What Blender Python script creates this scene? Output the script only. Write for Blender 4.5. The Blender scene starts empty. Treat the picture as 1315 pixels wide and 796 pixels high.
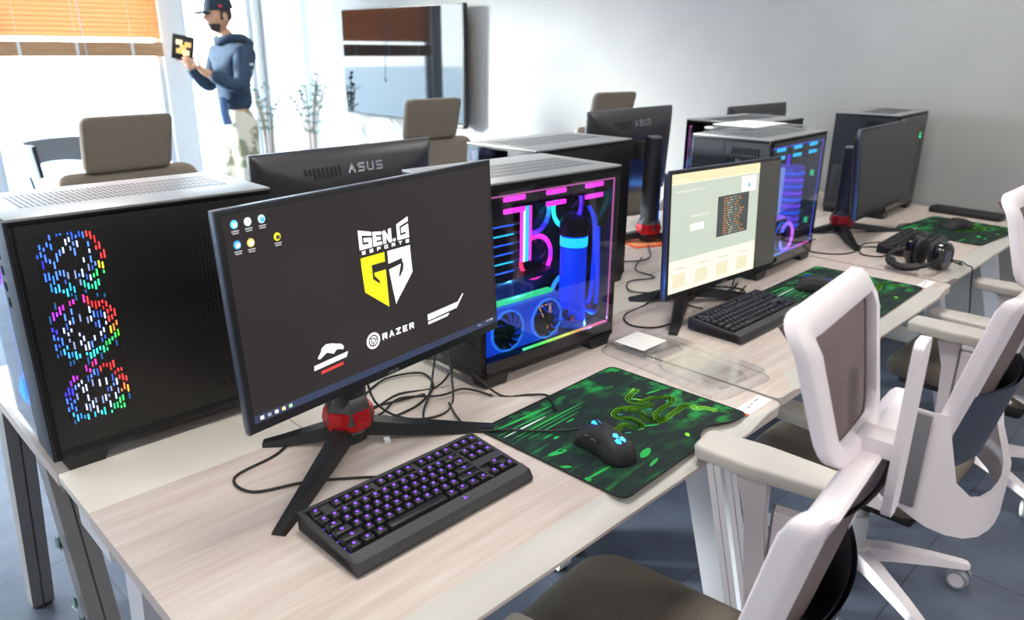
import bpy, bmesh, math, random
from mathutils import Vector, Matrix
random.seed(7)
PI = math.pi
SC = bpy.context.scene
COL = SC.collection
D = 0.73                      # desk top height above the floor

# ---------------------------------------------------------------- camera
cam_data = bpy.data.cameras.new('camera')
cam = bpy.data.objects.new('camera', cam_data)
COL.objects.link(cam)
SC.camera = cam
cam_data.sensor_width = 36.0
cam_data.lens = 960.7 / 1315.0 * 36.0
cam_data.clip_start = 0.05
cam_data.clip_end = 200
YAW, PIT, ROL = 0.78918, 0.33681, 0.00837
fw = Vector((math.sin(YAW)*math.cos(PIT), math.cos(YAW)*math.cos(PIT), -math.sin(PIT)))
rt = Vector((math.cos(YAW), -math.sin(YAW), 0))
up = rt.cross(fw)
r2 = math.cos(ROL)*rt + math.sin(ROL)*up
u2 = -math.sin(ROL)*rt + math.cos(ROL)*up
cam.matrix_world = Matrix(((r2.x, u2.x, -fw.x, 0), (r2.y, u2.y, -fw.y, 0), (r2.z, u2.z, -fw.z, D+0.7194), (0, 0, 0, 1)))
cam_data.dof.use_dof = True
cam_data.dof.focus_distance = 1.42
cam_data.dof.aperture_fstop = 4.5

# ---------------------------------------------------------------- world, view
SC.view_settings.view_transform = 'Standard'
SC.view_settings.look = 'None'
SC.view_settings.exposure = 0.85
SC.view_settings.gamma = 1.0
SC.view_settings.use_curve_mapping = False
SC.cycles.use_denoising = True
SC.cycles.max_bounces = 10
SC.cycles.transparent_max_bounces = 16
SC.cycles.sample_clamp_indirect = 8
SC.cycles.caustics_reflective = False
SC.cycles.caustics_refractive = False
w = bpy.data.worlds.new('sky'); SC.world = w
w.use_nodes = True
nt = w.node_tree; nt.nodes.clear()
out = nt.nodes.new('ShaderNodeOutputWorld')
bg = nt.nodes.new('ShaderNodeBackground')
tc = nt.nodes.new('ShaderNodeTexCoord')
sx = nt.nodes.new('ShaderNodeSeparateXYZ')
rp = nt.nodes.new('ShaderNodeValToRGB')
ns = nt.nodes.new('ShaderNodeTexNoise'); ns.inputs['Scale'].default_value = 2.2; ns.inputs['Detail'].default_value = 5
mxw = nt.nodes.new('ShaderNodeMix'); mxw.data_type = 'RGBA'; mxw.inputs[7].default_value = (1, 1, 1, 1)
rc = nt.nodes.new('ShaderNodeValToRGB')
rc.color_ramp.elements[0].position = .48; rc.color_ramp.elements[0].color = (0, 0, 0, 1)
rc.color_ramp.elements[1].position = .68; rc.color_ramp.elements[1].color = (.8, .8, .8, 1)
rp.color_ramp.elements[0].position = 0.0; rp.color_ramp.elements[0].color = (.92, .96, 1, 1)
rp.color_ramp.elements[1].position = 0.55; rp.color_ramp.elements[1].color = (.36, .62, 1, 1)
nt.links.new(tc.outputs['Generated'], sx.inputs[0]); nt.links.new(sx.outputs['Z'], rp.inputs[0])
nt.links.new(tc.outputs['Generated'], ns.inputs['Vector']); nt.links.new(ns.outputs[0], rc.inputs[0])
nt.links.new(rc.outputs[0], mxw.inputs[0]); nt.links.new(rp.outputs[0], mxw.inputs[6])
nt.links.new(mxw.outputs[2], bg.inputs[0]); nt.links.new(bg.outputs[0], out.inputs[0])
bg.inputs[1].default_value = 12.0

RX0, RX1, RY0, RY1, RH = -3.4, 4.08, -3.2, 7.8, 2.75   # room
def portal(name, loc, rot, sx_, sy_):
    ld = bpy.data.lights.new(name, 'AREA'); ld.shape = 'RECTANGLE'; ld.size = sx_; ld.size_y = sy_
    ld.cycles.is_portal = True
    o = bpy.data.objects.new(name, ld); COL.objects.link(o); o.location = loc; o.rotation_euler = rot
portal('daylight_portal_far', (1.5, RY1+.02, 1.35), (-PI/2, 0, 0), 5.1, 2.6)
portal('daylight_portal_side', (RX0-.02, 6.85, 1.35), (0, -PI/2, 0), 2.6, 1.4)
sun_d = bpy.data.lights.new('sun', 'SUN'); sun_d.energy = 13.0; sun_d.angle = math.radians(12); sun_d.color = (1, .97, .93)
sun = bpy.data.objects.new('sun', sun_d); COL.objects.link(sun)
sun.rotation_euler = Vector((-.68, .70, .20)).to_track_quat('Z', 'Y').to_euler()
CEIL = [(-1.6, -1.6), (0.9, -1.6), (3.0, -1.6), (-1.6, 1.0), (0.9, 1.0), (3.0, 1.0), (-1.6, 3.6), (0.9, 3.6), (3.0, 3.6)]
CEIL_W = 10.0

# ---------------------------------------------------------------- helpers
def lin(c):
    if isinstance(c, str):
        c = tuple(int(c[i:i+2], 16)/255 for i in (0, 2, 4))
    return tuple((x/12.92 if x <= .04045 else ((x+.055)/1.055)**2.4) for x in c)
MATS = {}
def mat(name, col='808080', rough=.5, metal=0., emit=None, es=0., spec=.5, coat=0., trans=0., alpha=None):
    if name in MATS: return MATS[name]
    m = bpy.data.materials.new(name); m.use_nodes = True
    b = m.node_tree.nodes['Principled BSDF']
    b.inputs['Base Color'].default_value = (*lin(col), 1)
    b.inputs['Roughness'].default_value = rough
    b.inputs['Metallic'].default_value = metal
    b.inputs['Specular IOR Level'].default_value = spec
    b.inputs['Coat Weight'].default_value = coat
    b.inputs['Transmission Weight'].default_value = trans
    if emit is not None:
        b.inputs['Emission Color'].default_value = (*lin(emit), 1)
        b.inputs['Emission Strength'].default_value = es
    MATS[name] = m
    return m
def nodes(m):
    t = m.node_tree
    return t, t.nodes['Principled BSDF']
def noise_mat(name, c1, c2, scale=20, rough=.5, stretch=(1, 1, 1), detail=4, bump=0., metal=0., lo=.35, hi=.65, coord='Object', spec=.5):
    if name in MATS: return MATS[name]
    m = mat(name, c1, rough, metal, spec=spec)
    t, b = nodes(m)
    tcn = t.nodes.new('ShaderNodeTexCoord'); mp = t.nodes.new('ShaderNodeMapping'); mp.inputs['Scale'].default_value = stretch
    n = t.nodes.new('ShaderNodeTexNoise'); n.inputs['Scale'].default_value = scale; n.inputs['Detail'].default_value = detail
    r = t.nodes.new('ShaderNodeValToRGB')
    r.color_ramp.elements[0].position = lo; r.color_ramp.elements[0].color = (*lin(c1), 1)
    r.color_ramp.elements[1].position = hi; r.color_ramp.elements[1].color = (*lin(c2), 1)
    t.links.new(tcn.outputs[coord], mp.inputs[0]); t.links.new(mp.outputs[0], n.inputs['Vector'])
    t.links.new(n.outputs[0], r.inputs[0]); t.links.new(r.outputs[0], b.inputs['Base Color'])
    if bump:
        bp = t.nodes.new('ShaderNodeBump'); bp.inputs['Strength'].default_value = bump; bp.inputs['Distance'].default_value = .002
        t.links.new(n.outputs[0], bp.inputs['Height']); t.links.new(bp.outputs[0], b.inputs['Normal'])
    return m
def glass_mat(name, tint='ffffff', gloss=.12, rough=.02):
    """thin pane: mostly lets light through, mirrors a little (more at grazing angles)"""
    if name in MATS: return MATS[name]
    m = bpy.data.materials.new(name); m.use_nodes = True; t = m.node_tree; t.nodes.clear()
    o = t.nodes.new('ShaderNodeOutputMaterial'); mx = t.nodes.new('ShaderNodeMixShader')
    tr = t.nodes.new('ShaderNodeBsdfTransparent'); gl = t.nodes.new('ShaderNodeBsdfGlossy')
    tr.inputs[0].default_value = (*lin(tint), 1); gl.inputs['Roughness'].default_value = rough
    lw = t.nodes.new('ShaderNodeLayerWeight'); lw.inputs[0].default_value = .5
    pw = t.nodes.new('ShaderNodeMath'); pw.operation = 'POWER'; pw.inputs[1].default_value = 3.2
    ma = t.nodes.new('ShaderNodeMath'); ma.operation = 'MULTIPLY_ADD'; ma.inputs[1].default_value = .9; ma.inputs[2].default_value = gloss; ma.use_clamp = True
    t.links.new(lw.outputs['Facing'], pw.inputs[0]); t.links.new(pw.outputs[0], ma.inputs[0]); t.links.new(ma.outputs[0], mx.inputs[0])
    t.links.new(tr.outputs[0], mx.inputs[1]); t.links.new(gl.outputs[0], mx.inputs[2]); t.links.new(mx.outputs[0], o.inputs[0])
    MATS[name] = m
    return m
def led(col, s=3.0):
    return mat('led_%s_%g' % (col, s), '101010', .4, emit=col, es=s)

class M:
    """collects geometry that ends as ONE mesh object"""
    def __init__(self): self.bm = bmesh.new(); self.mats = []
    def mi(self, m):
        if m is None: return 0
        if m not in self.mats: self.mats.append(m)
        return self.mats.index(m)
    def merge(self, b2, m=None, mtx=None):
        i = self.mi(m)
        if mtx is not None: bmesh.ops.transform(b2, matrix=mtx, verts=b2.verts)
        vm = {}
        for v in b2.verts: vm[v] = self.bm.verts.new(v.co)
        for f in b2.faces:
            try:
                nf = self.bm.faces.new([vm[v] for v in f.verts]); nf.material_index = i
            except ValueError: pass
        b2.free(); return self
    def box(self, x0, x1, y0, y1, z0, z1, bev=0., m=None, mtx=None, seg=2):
        b = bmesh.new(); bmesh.ops.create_cube(b, size=1)
        for v in b.verts:
            v.co = Vector(((x0+x1)/2+v.co.x*(x1-x0), (y0+y1)/2+v.co.y*(y1-y0), (z0+z1)/2+v.co.z*(z1-z0)))
        if bev: bmesh.ops.bevel(b, geom=b.edges[:], offset=bev, segments=seg, affect='EDGES', profile=.6)
        return self.merge(b, m, mtx)
    def rings(self, rings, closed=False, cap=True, m=None, mtx=None):
        i = self.mi(m); R = []
        for r in rings:
            R.append([self.bm.verts.new((mtx @ Vector(p)) if mtx is not None else Vector(p)) for p in r])
        n = len(R[0]); k = len(R)
        for a in range(k if closed else k-1):
            A, B = R[a], R[(a+1) % k]
            for j in range(n):
                try: f = self.bm.faces.new((A[j], A[(j+1) % n], B[(j+1) % n], B[j])); f.material_index = i
                except ValueError: pass
        if cap and not closed:
            for r in (R[0][::-1], R[-1]):
                try: f = self.bm.faces.new(r); f.material_index = i
                except ValueError: pass
        return self
    def grid(self, rows, m=None, closed=False):
        i = self.mi(m); V = [[self.bm.verts.new(Vector(p)) for p in r] for r in rows]
        for a in range(len(V)-1):
            n = len(V[a])
            for b in range(n if closed else n-1):
                f = self.bm.faces.new((V[a][b], V[a][(b+1) % n], V[a+1][(b+1) % n], V[a+1][b])); f.material_index = i
        return self
    def tube(self, pts, r, seg=8, m=None, closed=False, smooth=True):
        pts = [Vector(p) for p in pts]
        if smooth and len(pts) > 2: pts = catmull(pts, 5, closed)
        n = len(pts); rr = r if callable(r) else (lambda t: r)
        rings = []; prev = None
        for k, p in enumerate(pts):
            a = pts[k-1] if (k > 0 or closed) else p; b = pts[(k+1) % n] if (k < n-1 or closed) else p
            t = (b-a).normalized() if (b-a).length > 1e-9 else Vector((0, 0, 1))
            if prev is None:
                s = t.cross(Vector((0, 0, 1)))
                if s.length < .05: s = t.cross(Vector((1, 0, 0)))
            else: s = prev - t*prev.dot(t)
            s.normalize(); prev = s; q = t.cross(s)
            rad = rr(k/max(1, n-1))
            rings.append([p + s*math.cos(2*PI*j/seg)*rad + q*math.sin(2*PI*j/seg)*rad for j in range(seg)])
        return self.rings(rings, closed, not closed, m)
    def cyl(self, p0, p1, r0, r1=None, seg=20, m=None):
        p0, p1 = Vector(p0), Vector(p1); r1 = r0 if r1 is None else r1
        t = (p1-p0).normalized(); s = t.cross(Vector((0, 0, 1)))
        if s.length < .05: s = t.cross(Vector((1, 0, 0)))
        s.normalize(); q = t.cross(s)
        rg = [[p + s*math.cos(2*PI*j/seg)*r + q*math.sin(2*PI*j/seg)*r for j in range(seg)] for p, r in ((p0, r0), (p1, r1))]
        return self.rings(rg, False, True, m)
    def lathe(self, prof, org=(0, 0, 0), seg=24, m=None, mtx=None, cap=True):
        o = Vector(org)
        rg = [[o+Vector((r*math.cos(2*PI*j/seg), r*math.sin(2*PI*j/seg), z)) for j in range(seg)] for r, z in prof]
        return self.rings(rg, False, cap, m, mtx)
    def prism(self, poly, off, m=None, mtx=None):
        """poly: list of 3d points; off: extrusion vector"""
        off = Vector(off); return self.rings([[Vector(p) for p in poly], [Vector(p)+off for p in poly]], False, True, m, mtx)
    def quad(self, *pts, m=None):
        i = self.mi(m)
        f = self.bm.faces.new([self.bm.verts.new(Vector(p)) for p in pts]); f.material_index = i
        return self
    def obj(self, name, m=None, parent=None, loc=None, rot=None, smooth=35, kind=None, label=None):
        bmesh.ops.recalc_face_normals(self.bm, faces=self.bm.faces[:])
        me = bpy.data.meshes.new(name); self.bm.to_mesh(me); self.bm.free()
        ms = self.mats if self.mats else [m]
        if self.mats and self.mats[0] is None: ms = [m]+self.mats[1:]
        for x in ms: me.materials.append(x if x is not None else m)
        if smooth:
            for p in me.polygons: p.use_smooth = True
            try: me.set_sharp_from_angle(angle=math.radians(smooth))
            except Exception: pass
        o = bpy.data.objects.new(name, me); COL.objects.link(o)
        if parent is not None: o.parent = parent
        if loc is not None: o.location = loc
        if rot is not None: o.rotation_euler = rot
        if kind: o['kind'] = kind
        if label: o['label'] = label
        return o
def catmull(P, k=5, closed=False):
    out = []; n = len(P)
    for i in range(n if closed else n-1):
        p0 = P[(i-1) % n] if (closed or i > 0) else P[i]; p1 = P[i]; p2 = P[(i+1) % n]
        p3 = P[(i+2) % n] if (closed or i+2 < n) else P[(i+1) % n]
        for j in range(k):
            t = j/k
            out.append(.5*((2*p1)+(-p0+p2)*t+(2*p0-5*p1+4*p2-p3)*t*t+(-p0+3*p1-3*p2+p3)*t**3))
    if not closed: out.append(P[-1])
    return out
def thing(name, label, cat, loc=(0, 0, 0), rz=0., group=None):
    o = bpy.data.objects.new(name, None); COL.objects.link(o); o.empty_display_size = .1
    o.location = loc; o.rotation_euler = (0, 0, rz); tag(o, label, cat, group); return o
def tag(o, label, cat, group=None):
    o['label'] = label; o['category'] = cat
    if group: o['group'] = group
    return o
def struct(name, mb, m, **k): return mb.obj(name, m, kind='structure', **k)
KIDS = {}
def children(o): return [c for c in bpy.data.objects if c.parent == o]
def dup(root, loc, rz, label, group=None, keep_rot=None):
    def rec(o, par):
        c = o.copy(); COL.objects.link(c); c.parent = par
        for ch in children(o): rec(ch, c)
        return c
    c = rec(root, None); c.location = loc; c.rotation_euler = (0, 0, rz); c['label'] = label
    if group: c['group'] = group
    return c
def rrect(x0, x1, y0, y1, r, n=5):
    """rounded rectangle outline, ccw"""
    P = []
    for cx, cy, a0 in ((x1-r, y1-r, 0), (x0+r, y1-r, PI/2), (x0+r, y0+r, PI), (x1-r, y0+r, 1.5*PI)):
        for k in range(n+1):
            a = a0+PI/2*k/n; P.append((cx+r*math.cos(a), cy+r*math.sin(a)))
    return P
def round_poly(P, r, n=5):
    out = []; N = len(P)
    for i in range(N):
        a, b, c = Vector(P[i-1]), Vector(P[i]), Vector(P[(i+1) % N])
        d1 = (a-b); d2 = (c-b); rr = min(r, d1.length*.45, d2.length*.45)
        p, q = b+d1.normalized()*rr, b+d2.normalized()*rr
        for k in range(n+1):
            t = k/n; out.append((1-t)**2*p+2*t*(1-t)*b+t*t*q)
    return out
# block lettering made of bars: each glyph lives on a 4 x 6 grid
GL = {'G': [(4,6,0,6),(0,6,0,0),(0,0,4,0),(4,0,4,3),(4,3,2,3)], 'E': [(4,6,0,6),(0,6,0,0),(0,0,4,0),(0,3,3.4,3)],
 'N': [(0,0,0,6),(0,6,4,0),(4,0,4,6)], '.': [(.2,0,.5,0)], 'S': [(4,6,0,6),(0,6,0,3),(0,3,4,3),(4,3,4,0),(4,0,0,0)],
 'P': [(0,0,0,6),(0,6,4,6),(4,6,4,3),(4,3,0,3)], 'O': [(0,0,0,6),(0,6,4,6),(4,6,4,0),(4,0,0,0)],
 'R': [(0,0,0,6),(0,6,4,6),(4,6,4,3),(4,3,0,3),(1.5,3,4,0)], 'T': [(0,6,4,6),(2,6,2,0)], 'A': [(0,0,2,6),(2,6,4,0),(1,2,3,2)],
 'Z': [(0,6,4,6),(4,6,0,0),(0,0,4,0)], 'U': [(0,6,0,0),(0,0,4,0),(4,0,4,6)], 'I': [(2,0,2,6)], 'M': [(0,0,0,6),(0,6,2,3),(2,3,4,6),(4,6,4,0)],
 'H': [(0,0,0,6),(4,0,4,6),(0,3,4,3)], 'L': [(0,6,0,0),(0,0,4,0)], '1': [(2,0,2,6)], '4': [(0,6,0,3),(0,3,4,3),(4,6,4,0)], ':': [(2,1.5,2,2),(2,4,2,4.5)]}
def bar2(mb, f, a, b, w, m):
    """flat bar from a to b (2d) of width w, f maps 2d to 3d"""
    a, b = Vector(a), Vector(b); d = (b-a)
    if d.length < 1e-9: return
    d.normalize(); n = Vector((-d.y, d.x))*w/2; e = d*w/2
    mb.quad(f(a-e-n), f(b+e-n), f(b+e+n), f(a-e+n), m=m)
def text2(mb, f, s, x, y, h, w, gap=.35, th=.2, m=None, slant=0.):
    """letters of height h starting at x,y; w = total width"""
    n = len(s); cw = w/(n+(n-1)*gap)
    for k, ch in enumerate(s):
        ox = x+k*cw*(1+gap)
        for (a, b, c, d) in GL.get(ch, []):
            P = lambda u, v: (ox+u/4*(cw-th*h)+th*h/2+slant*v/6*h, y+v/6*(h-th*h)+th*h/2)
            bar2(mb, f, P(a, b), P(c, d), th*h, m)
def flat(mb, f, poly, m): mb.quad(*[f(p) for p in poly], m=m)
def skin(name, joints, edges, m, parent, sub=2, kind=None):
    """one continuous tapered surface along a joint skeleton; joints: {key:(pos, (rx, ry) or r)}"""
    me = bpy.data.meshes.new(name+'_sk'); keys = list(joints)
    me.from_pydata([joints[k][0] for k in keys], [(keys.index(a), keys.index(b)) for a, b in edges], [])
    o = bpy.data.objects.new(name, me); COL.objects.link(o)
    md = o.modifiers.new('s', 'SKIN'); md.use_smooth_shade = True
    for i, k in enumerate(keys):
        r = joints[k][1]; r = r if isinstance(r, tuple) else (r, r)
        o.data.skin_vertices[0].data[i].radius = r
        o.data.skin_vertices[0].data[i].use_root = (i == 0)
    s = o.modifiers.new('u', 'SUBSURF'); s.levels = sub; s.render_levels = sub
    bpy.context.view_layer.update()
    dg = bpy.context.evaluated_depsgraph_get()
    nm = bpy.data.meshes.new_from_object(o.evaluated_get(dg)); nm.name = name
    o.modifiers.clear(); o.data = nm; nm.materials.clear(); nm.materials.append(m)
    for p in nm.polygons: p.use_smooth = True
    o.parent = parent
    return o
# ---------------------------------------------------------------- materials
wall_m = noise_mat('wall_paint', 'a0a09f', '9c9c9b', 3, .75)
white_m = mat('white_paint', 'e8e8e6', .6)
ceil_m = mat('ceiling_paint', 'e9e9e7', .9)
alu_m = mat('window_frame_paint', 'd4d8dc', .5)
black = mat('black_plastic', '17181b', .42)
black_soft = mat('black_matte', '1c1c1f', .6)
dark = mat('dark_plastic', '242529', .35)
charcoal = mat('charcoal_plastic', '3a3a3d', .38)
steel = mat('dark_steel', '1d2027', .45, .3)
chairw = mat('chair_white_plastic', 'ebe2e7', .42)
chairg = mat('chair_warm_grey_plastic', 'c8c4bd', .5)
caster_m = mat('caster_grey', '8d9296', .35)
fabric = noise_mat('taupe_fabric', '6f675c', '837a6d', 420, .95, bump=.3)
mesh_m = noise_mat('mauve_mesh', '6d5f60', '7b6c6c', 500, .8, bump=.25)
lumbar_m = mat('lumbar_blue_grey', '3f4757', .55)
deskw = mat('desk_white_metal', 'dcdce2', .4)
legg = mat('desk_grey_metal', '8d8a88', .4, .2)
edge_m = mat('desk_edge_band', 'c9bcb8', .5)
cham_m = mat('desk_bevel_laminate', 'c3c1bb', .38)
clear_m = glass_mat('clear_acrylic', 'fbfcfd', .05, .08)
tint_m = glass_mat('case_glass', 'b8bcc8', .03, .01)
pane_m = glass_mat('window_glass', 'f6fafa', .03, .01)
copper = mat('copper_red', 'b3121c', .35, .4)
cablem = mat('cable_rubber', '141416', .5)

wood = noise_mat('ash_laminate', 'c2b3aa', 'd3c8c1', 3.2, .38, (1.2, 16, 1), 6, lo=.3, hi=.7)
def add_wood(m):
    t, b = nodes(m)
    # second, finer grain
    tcn = t.nodes.new('ShaderNodeTexCoord'); mp = t.nodes.new('ShaderNodeMapping'); mp.inputs['Scale'].default_value = (3, 90, 1)
    n = t.nodes.new('ShaderNodeTexNoise'); n.inputs['Scale'].default_value = 2.5; n.inputs['Detail'].default_value = 5
    mx = t.nodes.new('ShaderNodeMix'); mx.data_type = 'RGBA'; mx.blend_type = 'MULTIPLY'
    r = t.nodes.new('ShaderNodeValToRGB'); r.color_ramp.elements[0].color = (.88, .87, .86, 1); r.color_ramp.elements[1].color = (1.08, 1.08, 1.08, 1)
    r.color_ramp.elements[0].position = .3; r.color_ramp.elements[1].position = .7
    src = b.inputs['Base Color'].links[0].from_socket
    t.links.new(tcn.outputs['Object'], mp.inputs[0]); t.links.new(mp.outputs[0], n.inputs['Vector']); t.links.new(n.outputs[0], r.inputs[0])
    mx.inputs[0].default_value = .6
    t.links.new(src, mx.inputs[6]); t.links.new(r.outputs[0], mx.inputs[7]); t.links.new(mx.outputs[2], b.inputs['Base Color'])
add_wood(wood)
tray_m = noise_mat('cream_laminate', 'd0cac0', 'd8d2c8', 2, .42)

floor_m = noise_mat('floor_vinyl', '50586a', '5f6878', 7, .6, detail=8)
t, b = nodes(floor_m)
br = t.nodes.new('ShaderNodeTexBrick'); br.offset = 0.5
br.inputs['Scale'].default_value = 1; br.inputs['Brick Width'].default_value = .9; br.inputs['Row Height'].default_value = .45
br.inputs['Mortar Size'].default_value = .003; br.inputs['Color1'].default_value = (1, 1, 1, 1); br.inputs['Color2'].default_value = (.82, .84, .86, 1); br.inputs['Mortar'].default_value = (.55, .55, .55, 1)
tcn = t.nodes.new('ShaderNodeTexCoord'); t.links.new(tcn.outputs['Object'], br.inputs['Vector'])
mx = t.nodes.new('ShaderNodeMix'); mx.data_type = 'RGBA'; mx.blend_type = 'MULTIPLY'; mx.inputs[0].default_value = 1
src = b.inputs['Base Color'].links[0].from_socket
t.links.new(src, mx.inputs[6]); t.links.new(br.outputs[0], mx.inputs[7]); t.links.new(mx.outputs[2], b.inputs['Base Color'])

# ---------------------------------------------------------------- room shell
struct('floor', M().box(RX0-.2, RX1+.2, RY0-.2, RY1+.2, -.1, 0), floor_m)
struct('ceiling', M().box(RX0-.2, RX1+.2, RY0-.2, RY1+.2, RH, RH+.1), ceil_m)
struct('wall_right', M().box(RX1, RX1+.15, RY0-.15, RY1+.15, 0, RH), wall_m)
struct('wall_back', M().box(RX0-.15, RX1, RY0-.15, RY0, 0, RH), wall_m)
# far wall: two glazed openings either side of a column
def wall_with_holes(axis, pos, th, a0, a1, holes, zlo=.08, zhi=2.62):
    mb = M()
    def bx(p, q, z0, z1):
        if q-p < .001: return
        if axis == 'y': mb.box(p, q, pos, pos+th, z0, z1)
        else: mb.box(pos, pos+th, p, q, z0, z1)
    x = a0
    for h0, h1 in holes:
        bx(x, h0, 0, RH); bx(h0, h1, 0, zlo); bx(h0, h1, zhi, RH); x = h1
    bx(x, a1, 0, RH)
    return mb
FH = [(-1.0, 1.35), (1.5, 3.04), (3.26, 4.0)]
SH = [(6.2, 7.5)]
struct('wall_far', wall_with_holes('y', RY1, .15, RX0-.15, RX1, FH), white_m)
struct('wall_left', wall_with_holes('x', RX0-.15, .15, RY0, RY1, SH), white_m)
struct('baseboard_right', M().box(RX1-.015, RX1-.001, RY0, RY1, .001, .08, .003), white_m)
n = 0
for axis, pos, holes in (('y', RY1+.05, FH), ('x', RX0-.1, SH)):
    for h0, h1 in holes:
        n += 1
        k = max(1, round((h1-h0)/1.5)); fr = M()
        def bb(p, q, z0, z1, mb):
            if axis == 'y': mb.box(p, q, pos, pos+.05, z0, z1)
            else: mb.box(pos, pos+.05, p, q, z0, z1)
        fr.bm.verts.ensure_lookup_table()
        bb(h0, h1, .08, .13, fr); bb(h0, h1, 2.57, 2.62, fr)
        for i in range(k+1):
            x = h0+(h1-h0)*i/k; x = min(max(x, h0+.025), h1-.025); bb(x-.025, x+.025, .13, 2.57, fr)
        wf = struct('window_%d' % n, fr, alu_m)
        gp = M()
        if axis == 'y': gp.box(h0+.02, h1-.02, pos+.02, pos+.026, .12, 2.58)
        else: gp.box(pos+.02, pos+.026, h0+.02, h1-.02, .12, 2.58)
        o = gp.obj('glass_pane', pane_m, wf)

# ceiling lamps (square LED panels)
diff = mat('lamp_diffuser', 'ffffff', .6, emit='fff6ea', es=3)
for i, (x, y) in enumerate(CEIL):
    names_ = ['far', 'middle', 'near']
    t_ = thing('ceiling_light', 'square white LED panel lamp set in the ceiling above the room', 'ceiling light', (x, y, RH), 0, 'ceiling panels')
    fr = M(); fr.box(-.31, .31, -.31, .31, -.012, -.001, .003); fr.obj('frame', white_m, t_)
    M().box(-.29, .29, -.29, .29, -.016, -.012).obj('diffuser', diff, t_)
    ld = bpy.data.lights.new('panel_lamp', 'AREA'); ld.size = .58; ld.energy = CEIL_W*(1.9 if y < 0 else 1); ld.color = (1, .95, .88)
    lo = bpy.data.objects.new('panel_lamp', ld); COL.objects.link(lo); lo.parent = t_; lo.location = (0, 0, -.02)

# outside
grass = noise_mat('outside_paving', 'c9ccc8', 'b4bab4', 2, .9)
struct('ground_outside', M().box(-40, 40, -30, 60, -.4, -.25), grass)
# ---------------------------------------------------------------- wooden blind
slat_m = mat('blind_slat_wood', 'd8a878', .55)
t, b = nodes(slat_m)
o_ = [n_ for n_ in t.nodes if n_.type == 'OUTPUT_MATERIAL'][0]
trn = t.nodes.new('ShaderNodeBsdfTranslucent'); trn.inputs[0].default_value = (*lin('e8b480'), 1)
ms = t.nodes.new('ShaderNodeMixShader'); ms.inputs[0].default_value = .35
t.links.new(b.outputs[0], ms.inputs[1]); t.links.new(trn.outputs[0], ms.inputs[2]); t.links.new(ms.outputs[0], o_.inputs[0])
rail_m = noise_mat('blind_rail_wood', 'bd8a60', 'cc9a70', 4, .5, (1, 8, 8))
cord_m = mat('blind_cord', 'f2eee6', .7)
bl = thing('wooden_blind', 'orange wooden slatted blind pulled half down over the far window', 'blind', (2.3, RY1-.08, 0))
HW = .70
M().box(-HW, HW, -.03, .03, 2.60, 2.66, .004).obj('head_rail', rail_m, bl)
sl = M(); z = 2.57
while z > 1.50:
    mt = Matrix.Translation((0, 0, z)) @ Matrix.Rotation(math.radians(48), 4, 'X')
    sl.box(-HW, HW, -.027, .027, -.0016, .0016, m=None, mtx=mt); z -= .040
sl.obj('slats', slat_m, bl)
M().box(-HW, HW, -.028, .028, 1.345, 1.475, .006).obj('bottom_rail', rail_m, bl)
for x in (-.5, -.05, .42):
    c = M()
    for yy in (-.027, .027): c.cyl((x, yy, 1.36), (x, yy, 2.6), .0016, m=None, seg=6)
    c.box(x-.012, x+.012, -.0305, -.028, 1.35, 1.475); c.obj('ladder_cord', cord_m, bl)
c = M(); c.tube([(-.02, -.04, 2.6), (0, -.045, 1.8), (.03, -.04, 1.1)], .004); c.lathe([(.001, 0), (.012, .005), (.010, .04), (.002, .05)], (.03, -.04, 1.05)); c.obj('pull_cord', mat('pull_cord', 'b9cfe2', .6), bl)

# ---------------------------------------------------------------- wall television
tv = thing('wall_television', 'large black flat television mounted on the right wall mirroring the windows', 'television', (RX1, 5.26, D+.59))
tvw, tvh = 1.62, .885
M().box(-.135, -.09, -tvw/2, tvw/2, -tvh/2, tvh/2, .004).obj('housing', black, tv)
tvs = mat('tv_screen', '0a0d12', .03, 0., spec=.5, coat=0.)
nodes(tvs)[1].inputs['IOR'].default_value = 1.5
nodes(tvs)[1].inputs['Coat IOR'].default_value = 2.0
M().box(-.1365, -.135, -tvw/2+.012, tvw/2-.012, -tvh/2+.016, tvh/2-.012).obj('screen', tvs, tv)
M().box(-.09, -.02, -.45, .45, -.25, .25, .01).box(-.03, -.001, -.3, .3, -.2, .2).obj('wall_bracket', black_soft, tv)
M().box(-.12, -.07, -tvw/2+.03, -tvw/2+.13, -tvh/2-.03, -tvh/2, .004).obj('sensor_box', black, tv)
c = M().tube([(RX1-.03, 5.55, D+.16), (RX1-.05, 5.5, D+.09), (RX1-.045, 5.36, D-.02), (RX1-.02, 5.3, D-.25), (RX1-.02, 5.3, .1)], .006).obj('television_cable', mat('pale_cable', '9fb0bd', .5))
tag(c, 'thin grey cable hanging down the wall from under the television', 'cable')

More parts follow.
